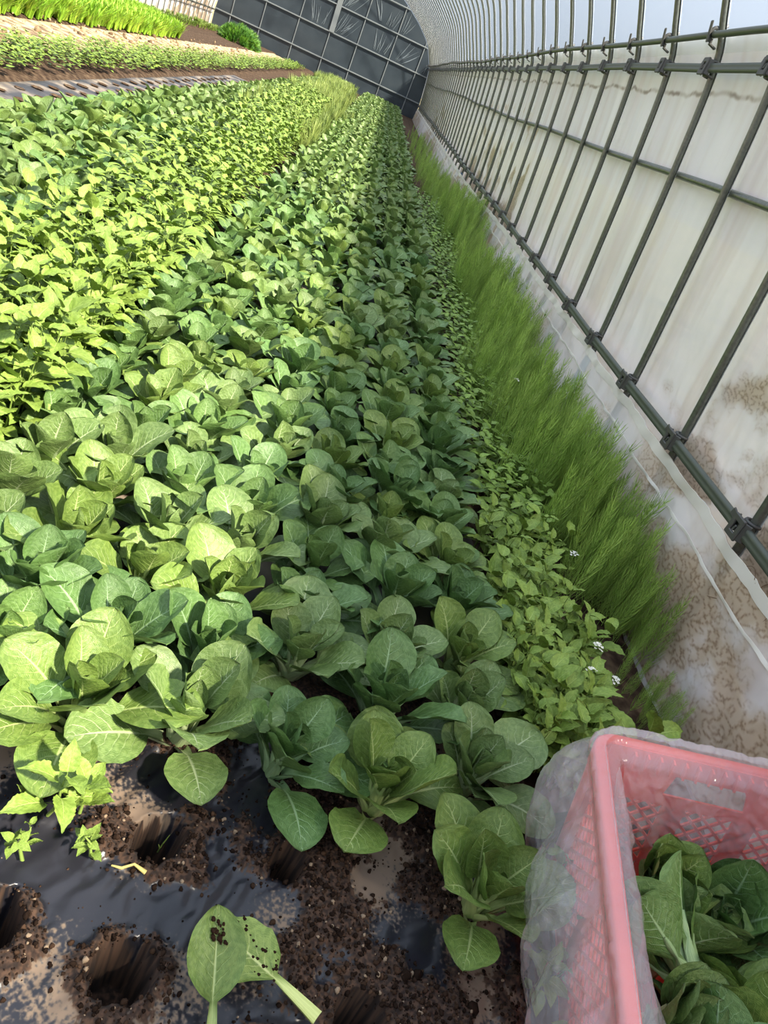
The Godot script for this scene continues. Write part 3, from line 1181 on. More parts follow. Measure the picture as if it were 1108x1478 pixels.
func make_leaves() -> void:
	var kinds := {
		"outer": {"pet": 0.048, "len": 0.106, "w": 0.094, "pw": 0.024, "a0": 34.0, "a1": 90.0, "cup": 0.15, "bend": 1.0, "wave": 0.07},
		"mid": {"pet": 0.048, "len": 0.092, "w": 0.086, "pw": 0.026, "a0": 20.0, "a1": 58.0, "cup": 0.27, "bend": 1.2, "wave": 0.06},
		"inner": {"pet": 0.046, "len": 0.070, "w": 0.066, "pw": 0.024, "a0": 9.0, "a1": 30.0, "cup": 0.45, "bend": 1.5, "wave": 0.05},
		"heart": {"pet": 0.032, "len": 0.044, "w": 0.040, "pw": 0.016, "a0": 4.0, "a1": 2.0, "cup": 0.8, "bend": 1.2, "wave": 0.04},
	}
	for k in kinds:
		LEAF[k] = []
		LEAF[k + "_low"] = []
		for s in 5:
			var d: Dictionary = kinds[k].duplicate()
			d.seed = 40 + s * 7 + k.length()
			d.nv = 17
			d.nu = 9
			d.thick = 0.0055
			d.ruffle = 0.006
			d.a1 += [0.0, 10.0, -10.0, 17.0, -5.0][s] * (1.0 if k != "heart" else 0.3)
			d.w *= [1.0, 0.92, 1.06, 0.98, 1.02][s]
			d.peak = [0.95, 1.05, 0.88, 1.0, 1.1][s]
			LEAF[k].append(leaf_mesh(d))
			d.nv = 8
			d.nu = 5
			d.thick = 0.0
			LEAF[k + "_low"].append(leaf_mesh(d))
	LEAF.weed = []
	LEAF.weed_low = []
	for s in 5:
		var d := {"pet": 0.022, "len": 0.072, "w": 0.046, "pw": 0.003, "a0": 35.0, "a1": [95.0, 110.0, 80.0, 125.0, 100.0][s], "cup": 0.24, "bend": 0.8, "wave": 0.12, "point": true, "peak": 0.62, "serr": 0.07, "nv": 26, "nu": 7, "seed": 60 + s, "base": 0.18}
		LEAF.weed.append(leaf_mesh(d))
		d.nv = 8
		d.nu = 3
		d.serr = 0.0
		LEAF.weed_low.append(leaf_mesh(d))
	# low whole plants for the many far ones
	var a := Acc.new()
	rosette_into(a, 1)
	LEAF.far_bok = a.mesh()
	var b := Acc.new()
	weed_into(b, 0.26, 4, 0.9)
	LEAF.far_weed = b.mesh()
	LEAF.stem_unit = stem_mesh(1.0, 0.006)
	LEAF.horsetail = [horsetail_mesh(1), horsetail_mesh(2)]
	LEAF.tuft = tuft_mesh(46, 0.20, 0.55, 5)
	LEAF.grass = tuft_mesh(60, 0.24, 0.34, 6, 0.4)


func stem_mesh(h: float, r: float) -> ArrayMesh:
	var a := Acc.new()
	a.tube(PackedVector3Array([Vector3.ZERO, Vector3(0.012, 0.35, 0.006) * h, Vector3(0.004, 0.7, -0.006) * h, Vector3(0, 1, 0) * h]), PackedFloat32Array([r, r * 0.85, r * 0.6, r * 0.3]), 6)
	return a.mesh()


func leaf_plan(count: int) -> Array:
	# kind, yaw, tilt, roll, scale, distance from the axis, height for each leaf of a rosette
	var plan := []
	var yaw := rng.randf() * TAU
	var kinds := []
	if count >= 14:
		kinds = ["outer", "outer", "outer", "outer", "mid", "mid", "mid", "mid", "mid", "inner", "inner", "inner", "inner", "heart", "heart", "heart"]
	else:
		kinds = ["outer", "outer", "outer", "mid", "mid", "mid", "mid", "inner", "inner", "inner", "heart", "heart"]
	for k in kinds:
		yaw += 2.39996 + rng.randf_range(-0.22, 0.22)
		var tilt := deg_to_rad(rng.randf_range(-9.0, 11.0))
		var off := {"outer": 0.016, "mid": 0.012, "inner": 0.007, "heart": 0.003}[k] as float
		var lift := {"outer": 0.004, "mid": 0.010, "inner": 0.020, "heart": 0.034}[k] as float
		plan.append([k, yaw, tilt, rng.randf_range(-0.14, 0.14), rng.randf_range(0.84, 1.12), off, lift])
	return plan


func leaf_at(p: Array) -> Transform3D:
	var b := Basis(Vector3.UP, p[1])
	return Transform3D((b * Basis(Vector3.RIGHT, p[2]) * Basis(Vector3.BACK, p[3])).scaled(Vector3.ONE * p[4]), b * Vector3(0, 0, p[5]) + Vector3(0, p[6], 0))


func rosette_into(a: Acc, _v: int) -> void:
	for p in leaf_plan(10):
		a.join(LEAF[p[0] + "_low"][rng.randi() % 5], leaf_at(p))


func rosette(at: Transform3D, count: int, label: String, group: String, tone := -1) -> Node3D:
	var o := thing("bok_choy", at, label, "bok choy", group)
	var mat: Material = M.bok[tone if tone >= 0 else rng.randi() % 4]
	for p in leaf_plan(count):
		part("heart_leaf" if p[0] == "heart" else "leaf", LEAF[p[0]][rng.randi() % 5], mat, o, leaf_at(p))
	return o


func weed_plan(h: float, levels: int, scl: float) -> Array:
	var plan := []
	var yaw := rng.randf() * TAU
	for k in levels:
		var y := h * (0.30 + 0.68 * k / maxf(1.0, levels - 1.0))
		yaw += PI / 2 + rng.randf_range(-0.3, 0.3)
		var s := scl * (1.05 - 0.5 * pow(float(k) / levels, 2.0)) * rng.randf_range(0.85, 1.15)
		for o in 2:
			plan.append(spin(yaw + PI * o + rng.randf_range(-0.2, 0.2), rng.randf_range(-0.25, 0.25) - (0.35 if k == levels - 1 else 0.0), rng.randf_range(-0.2, 0.2), s, Vector3(0.004 * sin(y * 9.0), y, 0)))
	return plan


func weed_into(a: Acc, h: float, levels: int, scl: float) -> void:
	for t in weed_plan(h, levels, scl):
		a.join(LEAF.weed_low[rng.randi() % 5], t)


func weed(called: String, at: Transform3D, h: float, levels: int, scl: float, mat: Material, label: String, category: String, group: String, fine := true) -> Node3D:
	var o := thing(called, at, label, category, group)
	var st := Transform3D(Basis.IDENTITY.scaled(Vector3(0.45, h, 0.45)), Vector3.ZERO)
	part("stem", LEAF.stem_unit, M.stem, o, st)
	for t in weed_plan(h, levels, scl):
		part("leaf", LEAF.weed[rng.randi() % 5] if fine else LEAF.weed_low[rng.randi() % 5], mat, o, t)
	return o


func horsetail_mesh(seed_: int) -> ArrayMesh:
	var r := RandomNumberGenerator.new()
	r.seed = seed_
	var a := Acc.new()
	var h := 0.30
	var lean := Vector3(r.randf_range(-0.05, 0.05), 0, r.randf_range(-0.05, 0.05))
	var low := c8(124, 158, 66).srgb_to_linear()
	var high := c8(176, 208, 106).srgb_to_linear()
	var stem := PackedVector3Array()
	for k in 5:
		var t := k / 4.0
		stem.append(Vector3(0, h * t, 0) + lean * t * t)
	a.tube(stem, PackedFloat32Array([0.0014, 0.0012, 0.001, 0.0008, 0.0004]), 3, low.lerp(high, 0.4), false)
	for k in 13:
		var t := 0.14 + 0.84 * k / 13.0
		var p := Vector3(0, h * t, 0) + lean * t * t
		for b in 5:
			var yaw := TAU * b / 5.0 + k * 0.5 + r.randf_range(-0.3, 0.3)
			var l := (0.085 * (1.0 - 0.72 * t) + 0.01) * r.randf_range(0.7, 1.2)
			var out := Vector3(cos(yaw), 0, sin(yaw))
			var m := p + out * l * 0.22 + Vector3.UP * l * 0.40
			var e := p + out * l * 0.34 + Vector3.UP * l * 1.0
			a.tube(PackedVector3Array([p, m, e]), PackedFloat32Array([0.0008, 0.0008, 0.0004]), 3, low.lerp(high, r.randf()), false)
	return a.mesh(true)


func tuft_mesh(blades: int, h: float, spread: float, seed_: int, slim := 1.0) -> ArrayMesh:
	# narrow leaves in a loose tuft
	var r := RandomNumberGenerator.new()
	r.seed = seed_
	var a := Acc.new()
	for k in blades:
		var yaw := r.randf() * TAU
		var out := Vector3(cos(yaw), 0, sin(yaw))
		var side := Vector3(-sin(yaw), 0, cos(yaw))
		var l := h * r.randf_range(0.6, 1.1)
		var s := spread * r.randf_range(0.2, 1.0)
		var w := l * r.randf_range(0.018, 0.05) * slim
		var root := out * 0.02 * r.randf()
		var st := a.v.size()
		var g := r.randf_range(0.75, 1.1)
		for q in 4:
			var t := q / 3.0
			var c := root + Vector3.UP * l * (t - 0.25 * s * t * t) + out * l * s * t * t
			var ww: float = w * [0.7, 1.0, 0.8, 0.1][q]
			for e in [-1, 1]:
				a.v.append(c + side * ww * e)
				a.uv.append(Vector2(e * 0.5 + 0.5, t))
				a.c.append(Color(g, g, g))
		a.grid(4, 2, st, false)
	return a.mesh(true)


func pixel_of(p: Vector3) -> Vector3:
	var b := Basis.from_euler(Vector3(deg_to_rad(-27.7), deg_to_rad(-12.02), deg_to_rad(25.62)))
	var c: Vector3 = b.transposed() * (p - Vector3(0, 0.96, 0))
	if c.z > -0.01:
		return Vector3(-9999, -9999, 0)
	return Vector3(554.0 + 1104.9 * c.x / -c.z, 739.0 - 1104.9 * c.y / -c.z, -c.z)


func in_view(p: Vector3, margin := 60.0) -> bool:
	var q := pixel_of(p)
	return q.x > -margin and q.x < 1108 + margin and q.y > -margin and q.y < 1478 + margin * 2.0


# ---------------------------------------------------------------- crops
func make_bok_choy_beds() -> void:
	var rows_a := [[0.51, [-0.665, -0.875, -1.03, -1.17]], [0.352, [-0.79, -0.955, -1.11]], [0.19, [-0.805, -1.02, -1.155, -1.29, -1.45]], [0.04, [-0.815, -0.955, -1.10, -1.25]], [-0.105, [-0.79, -0.925, -1.09, -1.24, -1.38]], [-0.245, [-0.86, -0.985, -1.13, -1.28]], [-0.385, [-0.9, -1.05, -1.2]]]
	var all := []
	for r in rows_a.size():
		var z := 0.0
		var k := 0
		for zz in rows_a[r][1]:
			all.append([Vector3(rows_a[r][0], 0, zz), r, k, "a"])
			z = zz
			k += 1
		while z > Z_FAR + 0.7:
			z -= 0.147 + rng.randf_range(-0.012, 0.012)
			all.append([Vector3(rows_a[r][0] + rng.randf_range(-0.018, 0.018) - 0.012 * clampf((-z - 1.2) / 20.0, 0, 1), 0, z), r, k, "a"])
			k += 1
	for r in 5:
		var z := -1.6
		var k := 0
		while z > Z_FAR + 0.9:
			z -= 0.155 + rng.randf_range(-0.015, 0.015)
			all.append([Vector3(-0.92 - 0.145 * r + rng.randf_range(-0.02, 0.02), 0, z), r, k, "b"])
			k += 1
	all = all.filter(func(e: Array) -> bool: return in_view(e[0] + Vector3(0, 0.08, 0), 110.0))
	all.sort_custom(func(p: Array, q: Array) -> bool: return pixel_of(p[0]).z < pixel_of(q[0]).z)
	var ordinal := ["first", "second", "third", "fourth", "fifth", "sixth", "seventh", "eighth", "ninth", "tenth"]
	var looks := ["broad open", "loose leafy", "tight-hearted", "wide-spreading", "upright", "cupped"]
	var row_words := ["row beside the weedy verge", "second row from the weedy verge", "third row from the weedy verge", "middle row of the near bed", "third row from the bright weeds", "second row from the bright weeds", "row beside the bright weeds"]
	var spots := []
	var cols := []
	var seen_rank := {}
	for n in all.size():
		var e: Array = all[n]
		var p: Vector3 = e[0]
		p.y = bed_y(p.x) + 0.002
		var size := rng.randf_range(0.9, 1.12)
		var tilt := Basis(Vector3.RIGHT, rng.randf_range(-0.08, 0.08)) * Basis(Vector3.BACK, rng.randf_range(-0.08, 0.08))
		if e[3] == "b":
			size *= 1.12
		var t := Transform3D((tilt * Basis(Vector3.UP, rng.randf() * TAU)).scaled(Vector3.ONE * size), p)
		if n < 300:
			var label: String
			var group: String
			if e[3] == "a":
				group = "bok choy in the near bed"
				if e[2] == 0:
					label = "green bok choy at the bare-soil end of the %s" % row_words[e[1]]
				elif e[2] < 10:
					label = "green bok choy, %s from the bare soil, in the %s" % [ordinal[e[2]], row_words[e[1]]]
				else:
					label = "green bok choy far along the %s" % row_words[e[1]]
					group = "distant bok choy of the %s" % row_words[e[1]]
			else:
				label = "green bok choy in second bed, %s row beyond the weeds, %s" % [ordinal[e[1]], "at the left picture edge" if pixel_of(p).x < 130 else "towards the middle" if pixel_of(p).z < 6.0 else "far off"]
				group = "bok choy in the second bed"
			var depth := pixel_of(p).z
			rosette(t, 14 if depth < 3.2 else 10, label, group, -1)
		else:
			t = Transform3D(t.basis.scaled(Vector3.ONE * 1.05), t.origin)
			spots.append(t)
			var g := rng.randf_range(0.75, 1.1)
			cols.append(Color(g, g * rng.randf_range(0.95, 1.05), g * rng.randf_range(0.8, 1.0)))
	var far := many("bok_choy_rows", LEAF.far_bok, M.multi_leaf, spots, cols, self)
	tag(far, "distant rows of bok choy merging towards the end wall", "bok choy", "", "stuff")


func make_weed_strip() -> void:
	var list := []
	for k in 1500:
		var u := rng.randf()
		var z := -0.95 - 11.5 * pow(rng.randf(), 1.25)
		var x := lerpf(-0.98, -0.46, sqrt(u)) - 0.02 * clampf(-z - 2.0, 0.0, 10.0)
		list.append(Vector3(x, 0, z))
	list = list.filter(func(p: Vector3) -> bool: return in_view(p + Vector3(0, 0.2, 0), 110.0))
	list.sort_custom(func(p: Vector3, q: Vector3) -> bool: return pixel_of(p).z < pixel_of(q).z)
	var spots := []
	var cols := []
	for n in list.size():
		var p: Vector3 = list[n]
		var right := smoothstep(-0.95, -0.55, p.x)
		p.y = bed_y(p.x)
		var h := rng.randf_range(0.17, 0.27) * lerpf(0.85, 1.1, right)
		var t := spin(rng.randf() * TAU, rng.randf_range(-0.12, 0.12), rng.randf_range(-0.12, 0.12), 1.0, p)
		if n < 240:
			var stretch: String = ["nearest the camera", "at the left picture edge", "just past the left edge", "a step along the furrow", "midway along the furrow", "farther along the furrow"][clampi(int((-p.z - 1.15) / 0.55), 0, 5)]
			var side: String = "on the near bed's side" if p.x > -0.62 else "in the middle of the strip" if p.x > -0.76 else "on the second bed's side"
			var tall: String = "tall" if h > 0.24 else "low" if h < 0.2 else "leafy"
			var label := "%s yellow-green serrated weed %s, %s" % [tall, stretch, side]
			weed("leafy_weed", t, h, 4, rng.randf_range(0.85, 1.2), M.weed, label, "weed", "leafy weeds between the two bok choy beds", pixel_of(p).z < 2.6)
		else:
			spots.append(Transform3D(t.basis.scaled(Vector3.ONE * rng.randf_range(0.8, 1.15)), p))
			var g := rng.randf_range(0.75, 1.15)
			cols.append(Color(g, g, g))
	var far := many("leafy_weeds", LEAF.far_weed, M.multi_weed, spots, cols, self)
	tag(far, "mass of leafy weeds running along the furrow into the distance", "weed", "", "stuff")
	# feathery flowering weeds at the far end of the furrow
	var gs := []
	var gc := []
	for k in 900:
		var z := -7.5 - 15.0 * rng.randf()
		var x := -0.78 - 0.025 * (-z - 9.0) + rng.randfn(0.0, 0.19)
		gs.append(spin(rng.randf() * TAU, rng.randf_range(-0.1, 0.1), 0, rng.randf_range(0.8, 1.35), Vector3(x, 0.02, z)))
		gc.append(c8(112, 134, 62).lerp(c8(160, 176, 92), rng.randf()).srgb_to_linear())
	var g := many("feathery_weeds", LEAF.grass, M.blade, gs, gc, self)
	tag(g, "pale feathery weeds standing tall at the far end of the furrow", "weed", "", "stuff")


func make_verge() -> void:
	# horsetail along the foot of the right wall, in patches
	var patches := [
		["bright horsetail tuft at the foot of the wall nearest the red crate", [[1.01, -1.28, 0.035, 0.04, 34, 0.42], [1.0, -1.18, 0.03, 0.03, 14, 0.34]]],
		["dense tall horsetail patch against the wall in mid picture", [[1.02, -1.62, 0.05, 0.08, 90, 0.8], [0.98, -1.95, 0.07, 0.16, 220, 1.0], [0.92, -2.35, 0.09, 0.16, 200, 1.05], [0.90, -2.85, 0.08, 0.16, 170, 1.1], [0.80, -3.15, 0.05, 0.12, 90, 0.8]]],
		["second horsetail patch farther along the wall", [[0.94, -3.7, 0.07, 0.2, 200, 1.1], [0.92, -4.5, 0.08, 0.3, 260, 1.15]]],
		["farthest horsetail patch along the wall", [[0.95, -6.9, 0.08, 0.5, 330, 1.25], [0.9, -9.4, 0.1, 1.0, 200, 0.9], [0.9, -13.5, 0.12, 2.2, 200, 0.8]]],
	]
	for q in patches:
		var spots := []
		var cols := []
		for e in q[1]:
			for k in int(e[4] * 0.75):
				var x := clampf(e[0] + rng.randfn(0.0, e[2]), 0.62, 1.075)
				var z: float = e[1] + rng.randfn(0.0, e[3])
				var s: float = e[5] * rng.randf_range(0.55, 1.1)
				spots.append(spin(rng.randf() * TAU, rng.randf_range(-0.14, 0.14), rng.randf_range(-0.14, 0.14), s, Vector3(x, -0.005 + berm(x, z), z)))
				var g := rng.randf_range(0.7, 1.2)
				cols.append(Color(g, g, g * 0.9))
		var o := many("horsetail_patch", LEAF.horsetail[0], M.blade, spots, cols, self)
		tag(o, q[0], "horsetail", "horsetail along the wall", "stuff")
	# broad weeds between the bok choy and the horsetail
	var list := []
	for k in 620:
		var z := -0.98 - 7.0 * pow(rng.randf(), 1.6)
		var x := rng.randf_range(0.62, 0.84) if z < -1.15 else rng.randf_range(0.64, 0.8)
		list.append(Vector3(x, 0, z))
	# the large weed just behind the crate and its neighbours
	for p in [Vector3(0.80, 0, -1.05), Vector3(0.73, 0, -1.0), Vector3(0.77, 0, -1.2), Vector3(0.70, 0, -1.12), Vector3(0.83, 0, -1.42), Vector3(0.69, 0, -1.3)]:
		list.append(p)
	list.sort_custom(func(p: Vector3, q: Vector3) -> bool: return pixel_of(p).z < pixel_of(q).z)
	var spots := []
	var cols := []
	for n in list.size():
		var p: Vector3 = list[n]
		p.y = bed_y(p.x)
		var h := rng.randf_range(0.07, 0.15)
		var t := spin(rng.randf() * TAU, rng.randf_range(-0.15, 0.15), rng.randf_range(-0.15, 0.15), 1.0, p)
		if n < 170:
			weed("verge_weed", t, h, 3, rng.randf_range(0.55, 0.9), M.weed, "%s leafy weed on the verge, %s, %s" % ["tallish" if h > 0.12 else "low" if h < 0.09 else "small", "against the bok choy" if p.x < 0.7 else "against the horsetail" if p.x > 0.77 else "mid-verge", "just behind the crate" if p.z > -1.25 else "level with the tall horsetail" if p.z > -2.2 else "farther along the wall"], "weed", "small weeds on the right-hand verge", pixel_of(p).z < 2.2)
		else:
			spots.append(Transform3D(t.basis.scaled(Vector3(0.7, 0.5, 0.7)), p))
			var g := rng.randf_range(0.6, 1.0)
			cols.append(Color(g * 0.9, g, g * 0.85))
	var far := many("verge_weeds", LEAF.far_weed, M.multi_weed, spots, cols, self)
	tag(far, "low leafy weeds carpeting the verge farther along the wall", "weed", "", "stuff")
	# a broad-leaved weed right behind the crate
	weed("nettle_weed", spin(0.4, 0.05, -0.05, 1.0, Vector3(0.84, 0.0, -1.03)), 0.15, 3, 1.05, M.weed, "broad-leaved serrated weed just behind the crate's far corner", "weed", "")
	weed("nettle_weed", spin(1.6, -0.05, 0.05, 1.0, Vector3(0.87, 0.0, -1.36)), 0.13, 3, 0.9, M.weed, "broad-leaved weed on bare soil below the horsetail", "weed", "")
	# white-flowered stalks
	var labels := ["white-flowered weed stalk by the bok choy, left of the horsetail", "tall white-flowered weed stalk in the verge above the crate", "short white-flowered weed stalk on the bare soil", "white-flowered weed stalk beside the broad-leaved weed", "white-flowered weed stalk in front of the tall horsetail"]
	var where := [Vector3(0.74, 0, -2.55), Vector3(0.82, 0, -1.28), Vector3(0.88, 0, -1.22), Vector3(0.79, 0, -1.16), Vector3(0.86, 0, -1.62)]
	for k in 5:
		flower_stalk(spin(rng.randf() * TAU, 0.1, 0.12, 1.0, where[k]), [0.26, 0.16, 0.12, 0.15, 0.16][k], labels[k])


func flower_stalk(at: Transform3D, h: float, label: String) -> void:
	var o := thing("white_flower_weed", at, label, "weed", "white-flowered weeds on the verge")
	part("stem", LEAF.stem_unit, M.stem, o, Transform3D(Basis.IDENTITY.scaled(Vector3(0.28, h, 0.28)), Vector3.ZERO))
	for k in 5:
		var y := h * (0.15 + 0.13 * k)
		part("leaf", LEAF.weed_low[k], M.weed, o, spin(k * 2.4, 0.1, 0, 0.32, Vector3(0, y, 0)))
	# little pods on thin stalks, then the flower head
	for k in 7:
		var y := h * (0.6 + 0.05 * k)
		var a := Acc.new()
		var d := Vector3(cos(k * 2.4), 0.5, sin(k * 2.4)).normalized()
		a.tube(PackedVector3Array([Vector3.ZERO, d * 0.008]), PackedFloat32Array([0.0004, 0.0004]), 3)
		a.tube(PackedVector3Array([d * 0.008, d * 0.011, d * 0.013]), PackedFloat32Array([0.0004, 0.0016, 0.0005]), 5)
		part("pod", a.mesh(), M.stem, o, Transform3D(Basis.IDENTITY, Vector3(0, y, 0)))
	var f := Acc.new()
	for p in 4:
		var t := TAU * p / 4.0
		var st := f.v.size()
		var o2 := Vector3(cos(t), 0.3, sin(t))
		var s2 := Vector3(-sin(t), 0, cos(t))
		for q in [[0.0004, 0.0004], [0.002, 0.0014], [0.0032, 0.0013], [0.004, 0.0004]]:
			f.v.append(o2 * q[0] - s2 * q[1])
			f.v.append(o2 * q[0] + s2 * q[1])
			for z in 2:
				f.uv.append(Vector2.ZERO)
				f.c.append(Color.WHITE)
		f.grid(4, 2, st)
	var fm := f.mesh()
	for k in 12:
		var t := k * 2.4
		part("flower", fm, M.petal, o, spin(t, 0.3, 0, 0.9, Vector3(cos(t) * 0.0035 * sqrt(k), h + 0.004 - 0.0006 * k, sin(t) * 0.0035 * sqrt(k))))


func make_left_beds() -> void:
	# low leafy bed beyond the grey plastic strip
	var spots := []
	var cols := []
	for k in 1500:
		var z := -3.2 - 21.0 * pow(rng.randf(), 1.3)
		var x := rng.randf_range(-2.66, -2.2)
		spots.append(spin(rng.randf() * TAU, rng.randf_range(-0.2, 0.2), 0, 1.0, Vector3(x, bed_y(x), z)).scaled_local(Vector3(0.8, 0.42, 0.8) * rng.randf_range(0.8, 1.2)))
		var g := rng.randf_range(0.7, 1.1)
		cols.append(Color(g, g, g * 0.85))
	var c := many("leafy_bed", LEAF.far_weed, M.multi_weed, spots, cols, self)
	tag(c, "low bed of small leafy greens beyond the grey plastic strip", "greens", "", "stuff")
	# bright frilly greens
	var fs := []
	var fc := []
	for k in 2400:
		var z := -5.5 - 9.3 * rng.randf()
		var x := rng.randf_range(-4.35, -3.36)
		fs.append(spin(rng.randf() * TAU, rng.randf_range(-0.3, 0.3), 0, rng.randf_range(0.9, 1.4), Vector3(x, bed_y(x), z)))
		fc.append(c8(120, 170, 34).lerp(c8(172, 206, 66), rng.randf()).srgb_to_linear())
	var f := many("frilly_greens", LEAF.tuft, M.blade, fs, fc, self)
	tag(f, "bright yellow-green bed of frilly greens at top left", "greens", "", "stuff")
	# a strip of low growth along the left wall
	var ws := []
	var wc := []
	for k in 500:
		var z := -8.0 - 17.0 * rng.randf()
		var x := rng.randf_range(-5.2, -4.6)
		ws.append(spin(rng.randf() * TAU, 0, 0, rng.randf_range(0.4, 0.8), Vector3(x, 0.0, z)))
		wc.append(c8(96, 128, 44).lerp(c8(140, 160, 70), rng.randf()).srgb_to_linear())
	var w := many("wall_weeds", LEAF.tuft, M.blade, ws, wc, self)
	tag(w, "low weeds growing along the foot of the left wall", "weed", "", "stuff")
	# rounded bush in the far left corner
	var bush := thing("round_bush", Transform3D(Basis.IDENTITY, Vector3(-3.75, 0.0, -22.3)), "rounded dark green bush by the dark end wall", "bush")
	var bs := []
	var bc := []
	for k in 420:
		var d := Vector3(rng.randfn(), absf(rng.randfn()), rng.randfn()).normalized()
		var p := Vector3(d.x * 0.55, d.y * 0.42, d.z * 1.2) * rng.randf_range(0.75, 1.0)
		var up := Basis(Quaternion(Vector3.UP, (d + Vector3.UP * 0.3).normalized()))
		bs.append(Transform3D(up.scaled(Vector3.ONE * rng.randf_range(0.6, 0.95)), p * 0.8))
		bc.append(c8(56, 104, 24).lerp(c8(104, 150, 38), rng.randf()).srgb_to_linear())
	var lv := many("foliage", LEAF.tuft, M.blade, bs, bc, bush)
	lv.set_meta("kind", "stuff")


# ---------------------------------------------------------------- crate with bag and harvest
func make_crate() -> void:
	var at := Transform3D(Basis.from_euler(Vector3(deg_to_rad(1.2), deg_to_rad(-9.0), deg_to_rad(14.0))), Vector3(0.68, 0.006, -0.815))
	var w := 0.36
	var l := 0.52
	var h := 0.295
	var th := 0.0035
	var root := thing("harvest_crate", at, "red-orange plastic harvest crate lined with a clear bag at lower right", "crate")
	# walls are lattices: a frame of solid bands round a field of openings; long sides (x = 0, w), short sides (z = 0, l)
	for s in 2:
		var m := Acc.new()
		var x := 0.012 if s == 0 else w - 0.012
		wall_lattice(m, l - 0.03, h, func(u: float, y: float, d: float) -> Vector3: return Vector3(x + d, y, 0.015 + u), th, false)
		part("side_panel", m.mesh(), M.crate, root)
		var e := Acc.new()
		var z := 0.012 if s == 0 else l - 0.012
		wall_lattice(e, w - 0.03, h, func(u: float, y: float, d: float) -> Vector3: return Vector3(0.015 + u, y, z + d), th, true)
		part("end_panel", e.mesh(), M.crate, root)
	var b := Acc.new()
	for k in 9:
		b.box(Transform3D(Basis.IDENTITY, Vector3(0.02 + 0.04 * k, 0.006, l / 2)), Vector3(0.022, 0.006, l - 0.02), 0.001)
	for k in 8:
		b.box(Transform3D(Basis.IDENTITY, Vector3(w / 2, 0.004, 0.03 + 0.0657 * k)), Vector3(w - 0.02, 0.006, 0.014), 0.001)
	part("base", b.mesh(), M.crate, root)
	# rounded double rim with ribs beneath
	var r := Acc.new()
	var rc := 0.03
	var ring := PackedVector3Array()
	for c in [[rc, rc, PI], [w - rc, rc, -PI / 2], [w - rc, l - rc, 0.0], [rc, l - rc, PI / 2]]:
		for k in 7:
			var t: float = c[2] + PI / 2 * k / 6.0
			ring.append(Vector3(c[0] + rc * cos(t), h, c[1] + rc * sin(t)))
	var sec := [Vector2(0.0, 0.0), Vector2(0.004, 0.004), Vector2(0.014, 0.004), Vector2(0.018, 0.0), Vector2(0.018, -0.034), Vector2(0.015, -0.034), Vector2(0.015, -0.004), Vector2(0.004, -0.004), Vector2(0.003, -0.03), Vector2(0.0, -0.03)]
	var mid := Vector3(w / 2, h, l / 2)
	for k in ring.size() + 1:
		var p := ring[k % ring.size()]
		var nx := ring[(k + 1) % ring.size()]
		var pv := ring[(k - 1 + ring.size()) % ring.size()]
		var d := (nx - pv).normalized()
		var out := d.cross(Vector3.UP)
		if out.dot(p - mid) < 0.0:
			out = -out
		for s in sec:
			r.v.append(p + out * (s.x - 0.012) + Vector3.UP * s.y)
			r.uv.append(Vector2.ZERO)
			r.c.append(Color.WHITE)
	for k in ring.size():
		for s in sec.size():
			var s2 := (s + 1) % sec.size()
			var o := k * sec.size()
			r.quad(o + s, o + s2, o + s2 + sec.size(), o + s + sec.size())
	part("rim", r.mesh(), M.crate, root)
	for side in 4:
		var n: int = 20 if side < 2 else 14
		var ribs := Acc.new()
		for k in n:
			var u := (k + 0.5) / n
			var p := Vector3(0.005, h - 0.018, lerpf(0.05, l - 0.05, u))
			var sz := Vector3(0.010, 0.026, 0.003)
			if side == 1:
				p.x = w - 0.005
			if side >= 2:
				p = Vector3(lerpf(0.05, w - 0.05, u), h - 0.018, 0.019 if side == 2 else l - 0.019)
				sz = Vector3(0.003, 0.026, 0.010)
			ribs.box(Transform3D(Basis.IDENTITY, p), sz, 0.0)
		part("rim_ribs", ribs.mesh(), M.crate, root)
	for cnr in [[0.012, 0.012], [w - 0.012, 0.012], [0.012, l - 0.012], [w - 0.012, l - 0.012]]:
		var cp := Acc.new()
		cp.tube(PackedVector3Array([Vector3(cnr[0], 0.0, cnr[1]), Vector3(cnr[0], h, cnr[1])]), PackedFloat32Array([0.011, 0.012]), 10)
		part("corner_post", cp.mesh(), M.crate, root)
	make_bag(at, w, l, h)
	make_harvest(at, w, l)


